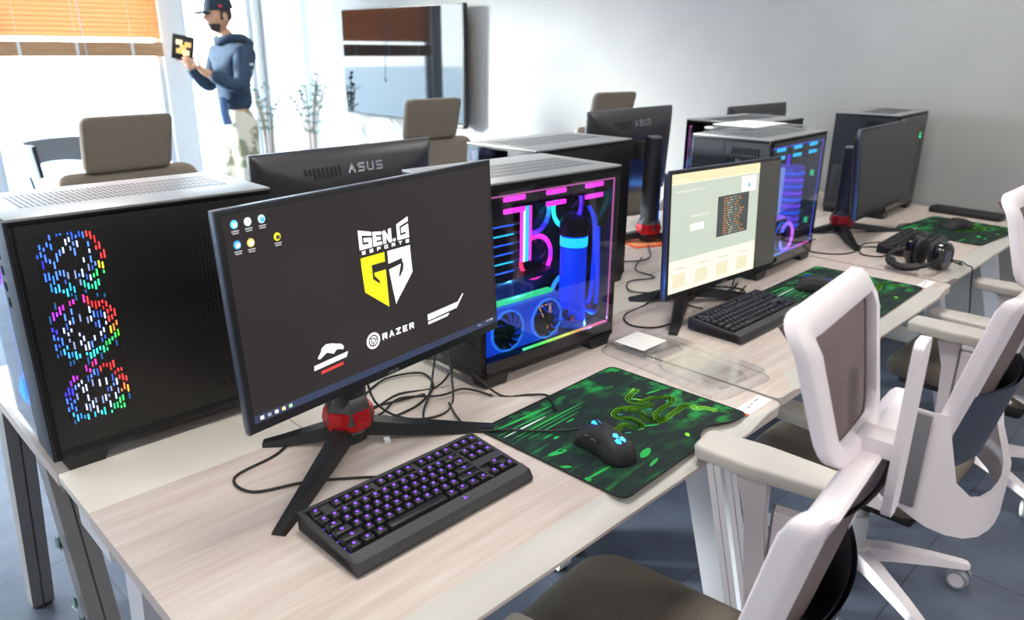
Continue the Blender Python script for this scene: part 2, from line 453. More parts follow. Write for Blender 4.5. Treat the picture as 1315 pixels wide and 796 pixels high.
# ---------------------------------------------------------------- desks
def desk_top_poly(L, W_):
    """outline of a desk top, rounded at the user side corners; local y 0 = user edge"""
    pts = [Vector(p) for p in rrect(0, L, 0, W_, .0001, 1)]
    r = .022
    P = [(L, W_), (0, W_)]
    for k in range(5):
        a = PI+PI/2*k/4; P.append((r+r*math.cos(a), r+r*math.sin(a)))
    for k in range(5):
        a = 1.5*PI+PI/2*k/4; P.append((L-r+r*math.cos(a), r+r*math.sin(a)))
    return P
def make_desk(label, x0, x1, y0, wood_grp, flip=False, yaw=0., legs=None, wy=.60):
    L = x1-x0-.004
    t_ = thing('desk', label, 'desk', (x0+.002, y0, 0) if not flip else (x1-.002, y0, 0), yaw+(PI if flip else 0), wood_grp)
    th = .025
    # top built as a grid of sections along x so that the user edge can be scooped to a wide bevel
    secs = []; r = .022
    xs = [0, .004, .010, .022, .07, .10, .14, .2]; xs = xs+[L/2]+[L-x for x in xs[::-1]]
    for x in xs:
        e = min(x, L-x)
        ins = r-math.sqrt(max(0, r*r-(r-min(e, r))**2))
        k = min(1, max(0, (e-.07)/.07)); k = k*k*(3-2*k)          # 0 at the ends, 1 in the middle
        bw, bd = .004+.050*k, .002+.015*k
        secs.append([(x, wy, D), (x, ins+bw, D), (x, ins+bw*.35, D-bd*.45), (x, ins, D-bd), (x, ins+.001, D-th), (x, wy, D-th)])
    tm = M(); wi, ci, ei = tm.mi(wood), tm.mi(cham_m), tm.mi(edge_m)
    tm.rings(secs)
    bm = tm.bm; bm.normal_update(); bmesh.ops.recalc_face_normals(bm, faces=bm.faces[:])
    for f in bm.faces:
        c_ = f.calc_center_median(); nz = f.normal.z
        f.material_index = wi if nz > .98 else (ci if (nz > .15 and c_.y < .06) else (ei if nz > -.9 else wi))
    tm.obj('desk_top', wood, t_, smooth=20)
    # white metal underframe
    fr = M(); fr.box(.06, L-.06, .16, .20, D-.075, D-th-.0005, .003); fr.box(.06, L-.06, .50, .54, D-.075, D-th-.0005, .003)
    fr.obj('under_frame', deskw, t_)
    lm = legg if flip else deskw
    for lx in (legs or ((.04, L-.045) if not flip else (.06, L-.030))):
        for (ya, yb) in ((.20, .02), (.47, .585)) if not flip else ((.15, -.09), (.47, .68)):
            lg = M()
            pa, pb = Vector((lx, ya, D-th-.002)), Vector((lx, yb, .012))
            for dx, w_ in ((-.014, .024), (.014, .024)):
                lg.rings([[(p.x+dx+a*.012, p.y+b_*.034*s, p.z) for a, b_ in ((-1, -1), (1, -1), (1, 1), (-1, 1))] for p, s in ((pa, 1.05), (pb, .75))])
            lg.rings([[(p.x+a*.004, p.y+b_*.028*s, p.z) for a, b_ in ((-1, -1), (1, -1), (1, 1), (-1, 1))] for p, s in ((pa, 1.0), (pb, .7))])
            lo = lg.obj('leg', lm, t_)
            M().cyl((lx, yb, 0), (lx, yb, .014), .026, .022, 16).obj('foot', black, lo)
        sp = M(); sp.box(lx-.015, lx+.015, .14, .56, D-th-.05, D-th-.002, .004); sp.obj('cross_bar', lm, t_)
    return t_
WD = 'near row of desks'; WO = 'opposite row of desks'
make_desk('pale ash desk nearest the camera, carrying the monitor with the yellow and white logo', .25, 1.455, .612, WD, wy=.603)
make_desk('middle ash desk of the near row, carrying the monitor with a web page', 1.460, 2.685, .628, WD, wy=.587, legs=(.04, .95))
make_desk('pale ash desk at the far end of the near row, against the right wall', 2.690, 4.035, .650, WD, wy=.565, legs=(.50, 1.29))
for (a, b_, l) in ((.25, 1.455, 'opposite desk with grey metal legs, at the left end under the big black computer case'),
                   (1.460, 2.685, 'opposite desk in the middle of the back row, behind the web page screen'),
                   (2.690, 4.035, 'opposite desk at the far end of the back row, touching the right wall')):
    make_desk(l, a, b_, 2.0, WO, flip=True, wy=.615)
for (a, b_, l) in ((.252, 1.453, 'cream cable channel cover between the two desk rows at the left end'),
                   (1.462, 2.683, 'cream cable channel cover between the two desk rows, middle section'),
                   (2.692, 4.033, 'cream cable channel cover between the two desk rows, at the right wall')):
    t_ = thing('cable_channel', l, 'cable tray', ((a+b_)/2, 1.30, 0)); h = (b_-a)/2
    for i in range(3):
        u0 = -h+2*h*i/3+.001; u1 = -h+2*h*(i+1)/3-.001
        M().box(u0, u1, -.083, .083, D-.018, D-.0005, .0015).obj('lid', tray_m, t_)
    M().box(-h+.02, h-.02, -.078, .078, D-.11, D-.019).obj('channel', deskw, t_)
# ---------------------------------------------------------------- computer cases
CL, CW, CH = .445, .272, .456
glow = {k: led(k, s) for k, s in (('ff3fd0', 2.6), ('2f6bff', 2.2), ('25d8ff', 2.6), ('8a4bff', 2.2), ('33ff9a', 1.6), ('ffffff', 2.2), ('ff5a6e', 2.2), ('ffc07a', 1.8))}
import colorsys
hue_cache = {}
def hue_led(h, s=.85, v=1., st=2.6):
    k = (round(h*24)/24, round(s, 1), st)
    if k not in hue_cache:
        r, g, b_ = colorsys.hsv_to_rgb(k[0], k[1], v)
        hue_cache[k] = led('%02x%02x%02x' % (int(r*255), int(g*255), int(b_*255)), st)
    return hue_cache[k]
top_m = mat('case_top_metal', '9a9c9e', .34, .45); top_slot = mat('top_vent_slot', '4c4d50', .4, .3)
vent_hole = mat('vent_hole', '0b0b0d', .8)
case_blk = mat('case_black', '0e0e11', .38)
case_rear = mat('case_rear_steel', '23272f', .5, .3)
board_m = noise_mat('circuit_board', '1a2238', '33406a', 60, .5)
silver = mat('brushed_aluminium', 'a9adb5', .3, .9)
coolant = mat('blue_coolant', '0b3cff', .2, emit='0f48ff', es=1.3)
def ring_obj(name, parent, c, R, axis, h0, h1, r=.0045, s=.85, st=2.8, arc=(0, 1)):
    """glowing fan ring, hue running from h0 to h1 around it; axis 'y' = in the xz plane, 'x' = in the yz plane, 'z' = flat"""
    mb = M(); n = 36
    for k in range(n):
        if not (arc[0] <= k/n < arc[1]): continue
        rr = []
        for a in (2*PI*k/n, 2*PI*(k+1)/n):
            q = []
            for j in range(6):
                p = 2*PI*j/6; rad = R+r*math.cos(p)*1.3; o = r*math.sin(p)
                u, v = rad*math.cos(a), rad*math.sin(a)
                q.append({'y': (c[0]+u, c[1]+o, c[2]+v), 'x': (c[0]+o, c[1]+u, c[2]+v), 'z': (c[0]+u, c[1]+v, c[2]+o)}[axis])
            rr.append(q)
        t_ = abs((k/n)*2-1); mb.rings(rr, cap=False, m=hue_led((h0+(h1-h0)*t_) % 1, s, 1., st))
    return mb.obj(name, None, parent)
def fan_obj(name, parent, c, R, axis, hub=.016, nb=9, m=None, hm=None):
    mb = M(); m = m or black; hm = hm or black
    def P(u, v, o): return {'y': (c[0]+u, c[1]+o, c[2]+v), 'x': (c[0]+o, c[1]+u, c[2]+v), 'z': (c[0]+u, c[1]+v, c[2]+o)}[axis]
    for k in range(nb):
        rows = []
        for i in range(5):
            t_ = i/4; rad = hub+(R-hub)*t_; a = 2*PI*k/nb+t_*.55; wd = .55*(1-.2*t_)*min(1, 9/nb)
            rows.append([P(rad*math.cos(a+s), rad*math.sin(a+s), o) for s, o in ((0, .003), (wd*.5, 0), (wd, -.003))])
        mb.grid(rows, m)
    mb.rings([[P(hub*math.cos(2*PI*j/18), hub*math.sin(2*PI*j/18), o) for j in range(18)] for o in (-.006, .004)], m=hm)
    return mb.obj(name, None, parent, smooth=30)
def make_case(label, style, loc, rz, grp, lit=True):
    """local: rear at -x, front glass +x, side glass -y, slotted steel panel +y"""
    t_ = thing('computer_case', label, 'computer', loc, rz, grp)
    X, Y = CL/2, CW/2; z0, z1 = .024, CH
    # shell: bottom, rear, steel side panel, corner frames
    sh = M()
    sh.box(-X, X, -Y, Y, z0, z0+.022, .002); sh.box(-X, X, -Y, Y, z1-.012, z1-.002, .001)
    sh.box(-X, X, -Y, -Y+.006, z0+.0, z0+.036, .001); sh.box(-X, X, -Y, -Y+.006, z1-.024, z1-.002, .001)
    sh.box(X-.016, X, -Y, -Y+.006, z0, z1-.002, .001); sh.box(-X, -X+.014, -Y, -Y+.008, z0, z1-.002, .001)
    sh.box(-X, X-.012, .018, .022, z0+.02, z1-.012)
    sh.box(X-.010, X, .03, Y, z0, z1-.002, .0015)
    sh.obj('chassis', case_blk, t_)
    # top plate with rows of vent slots
    tp = M(); tp.mi(top_m); tp.box(-X-.001, X+.001, -Y-.001, Y+.001, z1-.003, z1+.002, .0015, m=top_m)
    for yy in (-.085, -.05, -.015, .02):
        n_ = 40
        for k in range(n_):
            x = -X+.045+(CL-.08)*k/n_
            tp.box(x, x+.0045, yy, yy+.028, z1+.0021, z1+.0024, m=top_slot)
    tp.obj('top_panel', top_m, t_)
    # rear plate with ports and slots
    rp_ = M(); rp_.mi(case_rear); rp_.box(-X, -X+.006, -Y+.004, Y-.004, z0+.02, z1-.012, m=case_rear)
    for k in range(8): rp_.box(-X-.002, -X, -Y+.03+k*.001, -Y+.125, z0+.075+k*.021, z0+.083+k*.021, m=steel)
    rp_.box(-X-.003, -X, -Y+.03, -Y+.145, z1-.09, z1-.055, m=steel)
    rp_.box(-X-.003, -X, .03, Y-.02, z0+.05, z0+.2, .002, m=black)
    for k in range(5): rp_.box(-X-.005, -X-.002, -Y+.035+k*.021, -Y+.05+k*.021, z1-.08, z1-.066, m=[silver, black, black, silver, black][k])
    for k in range(6):
        for j in range(9): rp_.box(-X-.0006, -X, -Y+.035+j*.011, -Y+.042+j*.011, z1-.05+k*.0, z1-.03, m=vent_hole)
    rp_.obj('rear_plate', case_rear, t_)
    # steel side panel, two fields of upright slots
    sp = M(); sp.mi(case_blk); sp.box(-X+.002, X-.002, Y-.004, Y, z0+.004, z1-.004, .001, m=case_blk)
    sp.obj('side_panel', case_blk, t_)
    rnd = random.Random(3)
    def slots(name, xa, xb, za, zb, cols, coloured):
        mb = M(); mb.mi(vent_hole)
        for c in range(cols):
            x = xa+(xb-xa)*(c+.5)/cols; z = za+rnd.random()*.01
            while z < zb:
                h = .005+rnd.random()*.010; col = vent_hole
                if coloured:  # fan-ring light painted as glowing slot faces on a closed panel
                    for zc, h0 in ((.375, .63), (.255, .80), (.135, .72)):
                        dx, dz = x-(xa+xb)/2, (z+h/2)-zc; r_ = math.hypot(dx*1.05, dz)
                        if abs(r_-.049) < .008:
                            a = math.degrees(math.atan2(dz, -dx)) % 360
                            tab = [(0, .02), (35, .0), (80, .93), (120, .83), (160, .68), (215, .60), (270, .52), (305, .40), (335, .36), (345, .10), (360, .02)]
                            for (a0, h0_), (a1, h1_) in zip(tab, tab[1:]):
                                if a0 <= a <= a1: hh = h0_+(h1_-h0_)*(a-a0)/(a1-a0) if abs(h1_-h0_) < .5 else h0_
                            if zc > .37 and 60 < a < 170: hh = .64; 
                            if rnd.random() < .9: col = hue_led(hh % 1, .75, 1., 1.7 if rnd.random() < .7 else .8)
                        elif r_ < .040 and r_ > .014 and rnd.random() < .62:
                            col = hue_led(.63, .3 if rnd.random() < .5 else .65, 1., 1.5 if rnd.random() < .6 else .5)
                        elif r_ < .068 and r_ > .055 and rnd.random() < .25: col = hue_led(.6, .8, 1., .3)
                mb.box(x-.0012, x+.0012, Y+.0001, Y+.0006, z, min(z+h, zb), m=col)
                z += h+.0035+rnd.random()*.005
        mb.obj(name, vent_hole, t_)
    slots('fan_vent', X-.135, X-.030, .085, .425, 19, style in ('painted_glow',))
    slots('power_supply_vent', X-.36, X-.29, .07, .425, 9, False)
    # front: io strip and glass
    io = M(); io.mi(steel); io.box(X, X+.006, .035, Y, z0, z1-.002, .002, m=steel)
    io.obj('front_strip', steel, t_)
    bt = M(); bt.cyl((X+.006, .06, z1-.03), (X+.008, .06, z1-.03), .006, m=led('3a5bff', 2.5)); bt.obj('power_button', None, t_)
    pt = M()
    for k in range(4): pt.box(X+.006, X+.0072, .054, .066, z1-.075-k*.028, z1-.060-k*.028)
    pt.obj('port_row', vent_hole, t_)
    M().box(X, X+.004, -Y+.004, .033, z0+.006, z1-.008).obj('front_glass', tint_m, t_)
    M().box(-X+.012, X-.010, -Y-.004, -Y, z0+.012, z1-.012).obj('side_glass', tint_m if style != 'dark' else mat('dark_case_glass', '0b0c0f', .1), t_)
    for sx_ in (-1, 1):
        for sy_ in (-1, 1):
            f = M(); x = sx_*(X-.045)
            f.rings([[(x+a*.040*s, sy_*(Y-.022)+b_*.020, z) for a, b_ in ((-1, -1), (1, -1), (1, 1), (-1, 1))] for z, s in ((0, .75), (z0+.001, 1.0))])
            f.obj('foot', black, t_)
    if style == 'dark':
        lg = M(); f = lambda p: (p[0], -Y-.0045, p[1])
        text2(lg, f, 'U', .125, .335, .03, .022, m=glow['33ff9a'], th=.16); lg.obj('emblem', None, t_)
        mb = M()
        for k in range(26): mb.box(X-.10+.003*(k % 2), X-.04-.003*(k % 3), -Y-.0048, -Y-.0042, .07+k*.0125, .075+k*.0125, m=mat('dim_grille', '2b2730', .5))
        mb.obj('front_grille', None, t_)
        return t_
    # inside: main board, memory, cards, cooling
    pal = {'pink': ('ff3fd0', '2f6bff', '25d8ff'), 'painted_glow': ('ff3fd0', '2f6bff', '25d8ff'), 'cyan': ('25d8ff', '8a4bff', 'ffffff'), 'red': ('ff5a6e', '25d8ff', '2f6bff')}[style]
    A_, B_, C_ = (glow[c] for c in pal)
    bd = M(); bd.box(-X+.02, .09, .012, .018, .13, z1-.03); bd.obj('motherboard', board_m, t_)
    wash = M(); wash.box(-X+.03, X-.03, .0175, .0178, .055, .06, m=B_); wash.obj('light_strip', None, t_)
    # top radiator fans: paired light bars hanging below the lid
    for k in range(3):
        x = -X+.072+k*.129
        fb = M(); fb.box(max(-X+.02, x-.026), x+.092, -Y+.012, .012, z1-.060, z1-.014, .004); fo = fb.obj('top_fan', black, t_)
        for zz in (z1-.044, z1-.070):
            l_ = M(); l_.box(x, x+.064, -Y+.008, -Y+.0118, zz, zz+.011, .003); l_.obj('fan_light', A_, fo)
    # side intake fans
    for (x, z, h0, h1) in ((.055, .345, .93, .55), (.065, .232, .98, .80), (.175, .345, .45, .74), (.175, .115, .58, .62)):
        if style == 'cyan' and x < .1: continue
        fo = fan_obj('intake_fan', t_, (x, -.002, z), .046, 'y', m=mat('fan_blade_smoke', '1a2140', .3))
        ring_obj('fan_ring', fo, (x, -.010, z), .052, 'y', h0, h1, .005, .8, 2.6)
    # memory sticks with light bars
    for k in range(4):
        x = -.010+k*.010
        ms_ = M(); ms_.box(x, x+.006, -.030, .011, .235, .37, .001); mo = ms_.obj('memory_stick', black, t_)
        M().box(x, x+.006, -.034, -.030, .235, .37, .001).obj('light_bar', [A_, glow['ffffff'], C_, A_][k] if style != 'cyan' else C_, mo)
    # heat sink / water block fins on the left
    for k in range(6):
        z = .225+k*.022
        c = M(); c.box(-X+.035, -.03, -.05, .011, z, z+.006, .001); co = c.obj('cooling_fin', silver, t_)
        M().box(-X+.04, -.05, -.0515, -.0502, z+.001, z+.004).obj('light_bar', [B_, C_, B_, B_, C_, B_][k], co)
    # graphics card standing behind the glass with two fans
    gc = M(); gc.box(-X+.03, .06, -Y+.035, -Y+.07, .055, .165, .006)
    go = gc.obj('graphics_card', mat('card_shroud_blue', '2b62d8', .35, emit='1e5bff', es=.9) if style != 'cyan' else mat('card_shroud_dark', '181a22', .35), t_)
    for x in (-.115, .012):
        rim = M(); n_ = 28
        rim.rings([[(x+r_*math.cos(2*PI*j/n_), -Y+y_, .108+r_*math.sin(2*PI*j/n_)) for j in range(n_)] for r_, y_ in ((.050, .0345), (.050, .030), (.046, .030), (.046, .034))], cap=False)
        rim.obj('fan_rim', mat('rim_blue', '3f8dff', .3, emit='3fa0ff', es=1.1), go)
        dk = M(); dk.cyl((x, -Y+.0335, .108), (x, -Y+.0345, .108), .046, seg=28); dk.obj('fan_well', mat('fan_well', '10307a', .5, emit='1648d8', es=.9), go)  # blue RGB backlight put into the well's own emission
        fan_obj('card_fan', go, (x, -Y+.030, .108), .044, 'y', m=mat('card_blade', '0a1428', .5), nb=11)
    l_ = M(); l_.box(-X+.04, .03, -Y+.032, -Y+.05, .172, .180, .001); l_.obj('light_bar', glow['33ff9a'] if style != 'cyan' else glow['8a4bff'], go)
    tri = M(); f = lambda p: (p[0], -Y+.0285, p[1])
    for a, b_ in (((.012-.03, .145), (.012+.0, .085)), ((.012, .085), (.012+.006, .145)), ((.022, .145), (.022, .09)), ((-.012, .145), (.008, .145))): bar2(tri, f, a, b_, .0025, glow['ffc07a'])
    tri.obj('emblem', None, go)
    # horizontal riser between
    M().box(-X+.03, .10, -.05, .011, .195, .205, .002).obj('card_support', black, t_)
    # coolant reservoir with cap and bright band
    if style in ('pink', 'painted_glow', 'red'):
        rs = M(); rs.lathe([(.001, .075), (.033, .075), (.033, .29), (.001, .29)], (.135, -Y+.065, 0), 28); ro = rs.obj('reservoir', coolant, t_)
        c = M(); c.lathe([(.036, .29), (.036, .318), (.030, .332), (.001, .334)], (.135, -Y+.065, 0), 28, cap=True); c.obj('cap', black, ro)
        c = M(); c.lathe([(.0338, .262), (.0345, .264), (.0345, .284), (.0338, .286)], (.135, -Y+.065, 0), 28, cap=False); c.obj('light_band', glow['25d8ff'], ro)
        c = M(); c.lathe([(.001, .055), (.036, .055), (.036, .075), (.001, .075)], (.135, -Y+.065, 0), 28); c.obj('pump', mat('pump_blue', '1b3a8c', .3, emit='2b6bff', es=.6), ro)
        tubes = M(); tubes.tube([(.135, -Y+.05, .05), (.16, -Y+.05, .10), (.19, -Y+.05, .13), (.195, -Y+.05, .30), (.17, -Y+.05, .355)], .0055)
        tubes.tube([(.06, -Y+.09, .11), (.10, -Y+.06, .09), (.15, -Y+.04, .10), (.205, -Y+.045, .09), (.207, -Y+.05, .30)], .0055)
        tubes.obj('coolant_tube', coolant, t_)
        for k, (x, z) in enumerate(((.08, .105), (.108, .085), (.165, .100), (.19, .095))):
            c = M(); c.cyl((x, -Y+.035, z), (x, -Y+.06, z), .010, seg=6); c.cyl((x-.014, -Y+.045, z), (x+.014, -Y+.045, z), .007)
            c.obj('fitting', mat('fitting_chrome', '9fb4d8', .2, .9), t_)
        pl = M(); f = lambda p: (p[0], -Y+.098, p[1])
        for a, b_ in (((.175, .30), (.20, .30)), ((.175, .27), (.20, .285)), ((.175, .255), (.20, .21)), ((.20, .21), (.20, .25)), ((.175, .30), (.175, .27)), ((.178, .20), (.20, .18)), ((.178, .175), (.2, .19))): bar2(pl, f, a, b_, .0028, glow['33ff9a'])
        pl.obj('plate_emblem', None, t_)
    else:
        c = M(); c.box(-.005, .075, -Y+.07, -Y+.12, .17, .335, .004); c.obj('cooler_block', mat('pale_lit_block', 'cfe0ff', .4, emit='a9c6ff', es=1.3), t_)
        rs = M(); rs.lathe([(.001, .11), (.045, .11), (.045, .335), (.001, .335)], (.135, -Y+.075, 0), 28); ro = rs.obj('reservoir', mat('lavender_reservoir', '5a4fb0', .25, emit='7a6bff', es=.75), t_)
        for k in range(9): c = M(); c.lathe([(.0455, .125+k*.023), (.047, .127+k*.023), (.047, .131+k*.023), (.0455, .133+k*.023)], (.135, -Y+.075, 0), 24, cap=False); c.obj('light_band', glow['8a4bff'] if k % 2 else glow['2f6bff'], ro)
        ring_obj('fan_ring', t_, (.055, -Y+.03, .10), .048, 'y', .62, .85, .006, .5, 2.8)
        c = M(); c.lathe([(.05, 0), (.05, .04)], (0, 0, 0), 28); ob = c.obj('pump', mat('pump_violet', '241a66', .3), t_); ob.location = (.055, -Y+.07, .10); ob.rotation_euler = (PI/2, 0, 0)
        for z in (.13, .30): c = M(); c.box(.195, .203, -Y+.02, -Y+.03, z, z+.02); c.obj('status_light', glow['33ff9a'], t_)
    # edge lighting of the glass: bottom strip, top and front lines
    bs = M(); n_ = 30
    for k in range(n_):
        x = -.09+k*(X-.02+.09)/n_; hh = (.40-.5*(k/n_)) % 1 if style != 'cyan' else (.55+.4*(k/n_)) % 1
        bs.box(x, x+(X-.02+.09)/n_*.9, -Y+.004, -Y+.009, z0+.037, z0+.041, m=hue_led(hh, .55, 1., 2.2))
    bs.obj('bottom_light_strip', None, t_)
    bs = M(); n_ = 14
    for k in range(n_):
        x = -.02+k*.008; bs.box(x, x+.007, -Y+.028, -Y+.032, .045, .050, m=hue_led(.35-.4*(k/n_) % 1, .6, 1., 2.0))
    bs.obj('card_light_strip', None, t_)
    bs = M(); e1 = hue_led(.90, .45, 1., 1.1) if style != 'cyan' else hue_led(.68, .6, 1., 1.5)
    bs.box(-X+.016, X-.018, -Y+.002, -Y+.005, z1-.030, z1-.027, m=e1); bs.box(X-.0205, X-.0175, -Y+.002, -Y+.005, z0+.04, z1-.028, m=e1)
    bs.obj('edge_light', None, t_)
    # added point lights without fixtures, boosting the LED glow inside and on the desk
    for (p, c, e) in (((-.06, -.085, .40), (.75, .25, 1) if style != 'cyan' else (.5, .5, 1), 1.0), ((.10, -.06, .40), (.25, .3, 1), .9), ((.17, -.10, .055), (.1, .4, 1), 2.0), ((-.05, -.075, .20), (.1, .45, 1), .8)):
        ld = bpy.data.lights.new('case_glow_light', 'POINT'); ld.energy = e; ld.color = c; ld.shadow_soft_size = .001
        lo = bpy.data.objects.new('case_glow_light', ld); COL.objects.link(lo); lo.parent = t_; lo.location = p
    return t_
def case_at(label, style, x0, y0, th, grp, flip):
    # x0,y0 = near left corner of the footprint
    cx = x0+math.cos(th)*CL/2-math.sin(th)*CW/2; cy = y0+math.sin(th)*CL/2+math.cos(th)*CW/2
    return make_case(label, style, (cx, cy, D), th+(PI if flip else 0), grp)
CG = 'glass sided gaming computers on the desks'
case_at('large black computer case at the left end, slotted steel side with three painted glow rings', 'painted_glow', .257, 1.379, -.019, CG, True)
case_at('computer case with pink lights and blue coolant cylinder behind glass, beside the logo monitor', 'pink', 1.021, 1.106, -.037, CG, False)
case_at('black case with grey vented top standing directly behind the pink lit one', 'red', 1.495, 1.398, .019, CG, True)
case_at('violet and cyan lit glass computer case with clear plastic and paper lying on top', 'cyan', 2.229, 1.090, .037, CG, False)
case_at('case mostly hidden behind the violet lit one, its dark top in view', 'red', 2.66, 1.40, -.02, CG, True)
case_at('plain dark computer case in the corner at the right wall with small green emblem', 'dark', 3.535, 1.160, .052, CG, False)

# ---------------------------------------------------------------- monitors
MW, MH = .563, .337
bezel = mat('monitor_bezel', '1a1b20', .35)
rim_m = mat('monitor_rim', '4b5160', .3, .5)
def screen_base(name, col, es): return mat(name, col, .22, emit=col, es=es, spec=.4)
def make_monitor(label, loc, yaw, tilt, roll, zb, content, grp, base_yaw=0.):
    """loc = bottom centre of the panel front face above the desk; faces local -y"""
    t_ = thing('monitor', label, 'monitor', (loc[0], loc[1], D), yaw, grp)
    R = Matrix.Translation((0, 0, zb+MH/2)) @ Matrix.Rotation(-roll, 4, 'Y') @ Matrix.Rotation(-tilt, 4, 'X')
    def place(o): o.matrix_local = R; return o
    hw, hh = MW/2, MH/2
    p = M(); p.mi(bezel); p.box(-hw, hw, -.000, .014, -hh, hh, .003, m=bezel)
    pn = place(p.obj('panel_housing', bezel, t_))
    f = M(); f.box(-hw-.0005, hw+.0005, .0005, .0125, hh-.002, hh+.001, .0008); f.box(-hw-.001, -hw+.002, .0005, .0125, -hh, hh, .0008)
    place(f.obj('rim', rim_m, t_))
    F = lambda q, d=.0006: (q[0], -d, q[1])
    s = M(); s.box(-.272, .2745, -.0006, -.0001, -.1525, .1600)
    so = place(s.obj('screen', {'logo': screen_base('screen_charcoal', '2c2829', .42), 'web': screen_base('screen_dark_grey', '3a3935', .55), 'off': mat('screen_off', '232326', .28, spec=.6)}[content], t_))
    nm = M(); text2(nm, lambda q: F(q, .0006), 'ASUS', -.012, -hh+.004, .0045, .024, m=mat('bezel_print', '9a9ca4', .4), th=.2); place(nm.obj('bezel_lettering', None, t_))
    # back shell, tapered, with a hump, carved arc, vents and lettering
    b_ = M()
    def rr(sx_, sz_, y, r=.02, zc=0): return [(u, y, v+zc) for u, v in rrect(-hw*sx_, hw*sx_, -hh*sz_, hh*sz_, r, 4)]
    b_.rings([rr(1, 1, .0125, .004), rr(.995, .99, .018, .006), rr(.90, .82, .036, .02), rr(.62, .60, .050, .03), rr(.35, .4, .056, .03)])
    place(b_.obj('back_shell', mat('monitor_back', '2c2c30', .42), t_, smooth=50))
    if content == 'off_back' or loc[1] > 1.3:
        v = M()
        def G(q):
            v_ = q[1]; k1 = hh*.99; k2 = hh*.82; k3 = hh*.60
            y_ = .018+(k1-v_)/(k1-k2)*.018 if v_ > k2 else .036+(k2-v_)/(k2-k3)*.014
            return (-q[0], min(y_, .050)+.0010, v_)
        for k in range(9):
            x = -.155+k*.0125; zt = .128; zb_ = .098+.001*k if k > 1 else .112
            v.quad(G((x, zt)), G((x+.008, zt)), G((x+.008+(.0 if k < 7 else -.002), zb_)), G((x, zb_)), m=vent_hole)
        place(v.obj('vent', None, t_))
        lt = M(); text2(lt, G, 'ASUS', -.025, .108, .022, .11, m=mat('back_lettering', '9a97a8', .25, .8), th=.2, slant=.1); place(lt.obj('back_lettering', None, t_))
        ar = M(); pts = []
        for k in range(13):
            a = math.radians(60+k*10); pts.append((-.02-.19*math.cos(a)*-1, .040, -.10+.17*math.sin(a)))
        ar.tube(pts, .004, 6); place(ar.obj('carved_arc', vent_hole, t_))
    # stand
    yb = .125
    nk = M(); nk.rings([[(x, y, z) for x, y in rrect(-w_, w_, yb-.030, yb+.034, .02, 4)] for z, w_ in ((.075, .033), (.30, .029), (zb+MH*.70, .027))])
    nk.obj('stand_column', dark, t_)
    ca = M(); ca.lathe([(.001, 0), (.027, 0), (.027, .006), (.001, .006)], (0, yb, zb+MH*.70), 20); ca.obj('column_cap', mat('cap_silver', 'a5a8ae', .3, .7), t_)
    hg = M(); hg.box(-.035, .035, .050, yb-.02, zb+MH*.45, zb+MH*.65, .008); hg.obj('hinge', dark, t_)
    cl = M(); cl.lathe([(.030, .030), (.046, .038), (.050, .055), (.046, .074), (.030, .078)], (0, yb, 0), 10); cl.obj('collar', copper, t_)
    cw = M(); cw.lathe([(.031, .052), (.0515, .053), (.043, .082), (.034, .1), (.02, .11)], (0, yb, 0), 6); cw.obj('column_skirt', charcoal, t_)
    hb = M(); hb.lathe([(.001, .008), (.034, .008), (.040, .03), (.030, .046), (.001, .05)], (0, yb, 0), 12); hb.obj('base_hub', black, t_)
    cs, sn = math.cos(-yaw), math.sin(-yaw)
    for (ex, ey) in ((-.265, -.03), (.215, -.055), (-.12, .235)):
        ex, ey = ex, ey
        d = Vector((ex, ey-yb, 0)); L_ = d.length; d.normalize(); q = Vector((-d.y, d.x, 0)); o0 = Vector((0, yb, 0))
        secs = []
        for t2, w_, zt, zb2 in ((.0, .022, .052, .022), (.35, .020, .034, .012), (.8, .015, .015, .001), (1., .012, .008, .0)):
            c = o0+d*L_*t2
            secs.append([c+q*w_+Vector((0, 0, zb2)), c+q*w_*.7+Vector((0, 0, zt)), c-q*w_*.7+Vector((0, 0, zt)), c-q*w_+Vector((0, 0, zb2))])
        l_ = M(); l_.rings(secs); l_.obj('leg', black, t_, smooth=20)
    return t_, so, place, F
MG = 'flat monitors on tripod stands'
rad = math.radians
m1, scr1, pl1, F1 = make_monitor('large monitor in front showing a yellow and white shield logo on charcoal', (.704, 1.002), rad(5.2), rad(2.5), rad(1.2), .177, 'logo', MG)
m2, scr2, pl2, F2 = make_monitor('middle monitor showing a pale web page with a dark code box', (1.889, 1.026), rad(-2.1), rad(3.5), rad(-1.1), .088, 'web', MG)
m3, scr3, pl3, F3 = make_monitor('switched off dark monitor at the far end in front of the plain dark case', (3.154, 1.064), rad(3.2), rad(4.8), 0, .113, 'off', MG)
make_monitor('monitor seen from behind with vents and lettering, above the logo screen', (1.10, 1.72), PI+rad(2.5), rad(3), 0, .138, 'off', MG)
make_monitor('monitor seen from behind beside its dark stand column, hiding part of a far chair', (2.42, 1.78), PI+rad(2.5), rad(3), 0, .168, 'off', MG)
make_monitor('farthest monitor, only its upper edge showing above the rear computer case', (3.56, 1.85), PI-rad(.3), rad(3), 0, .130, 'off', MG)

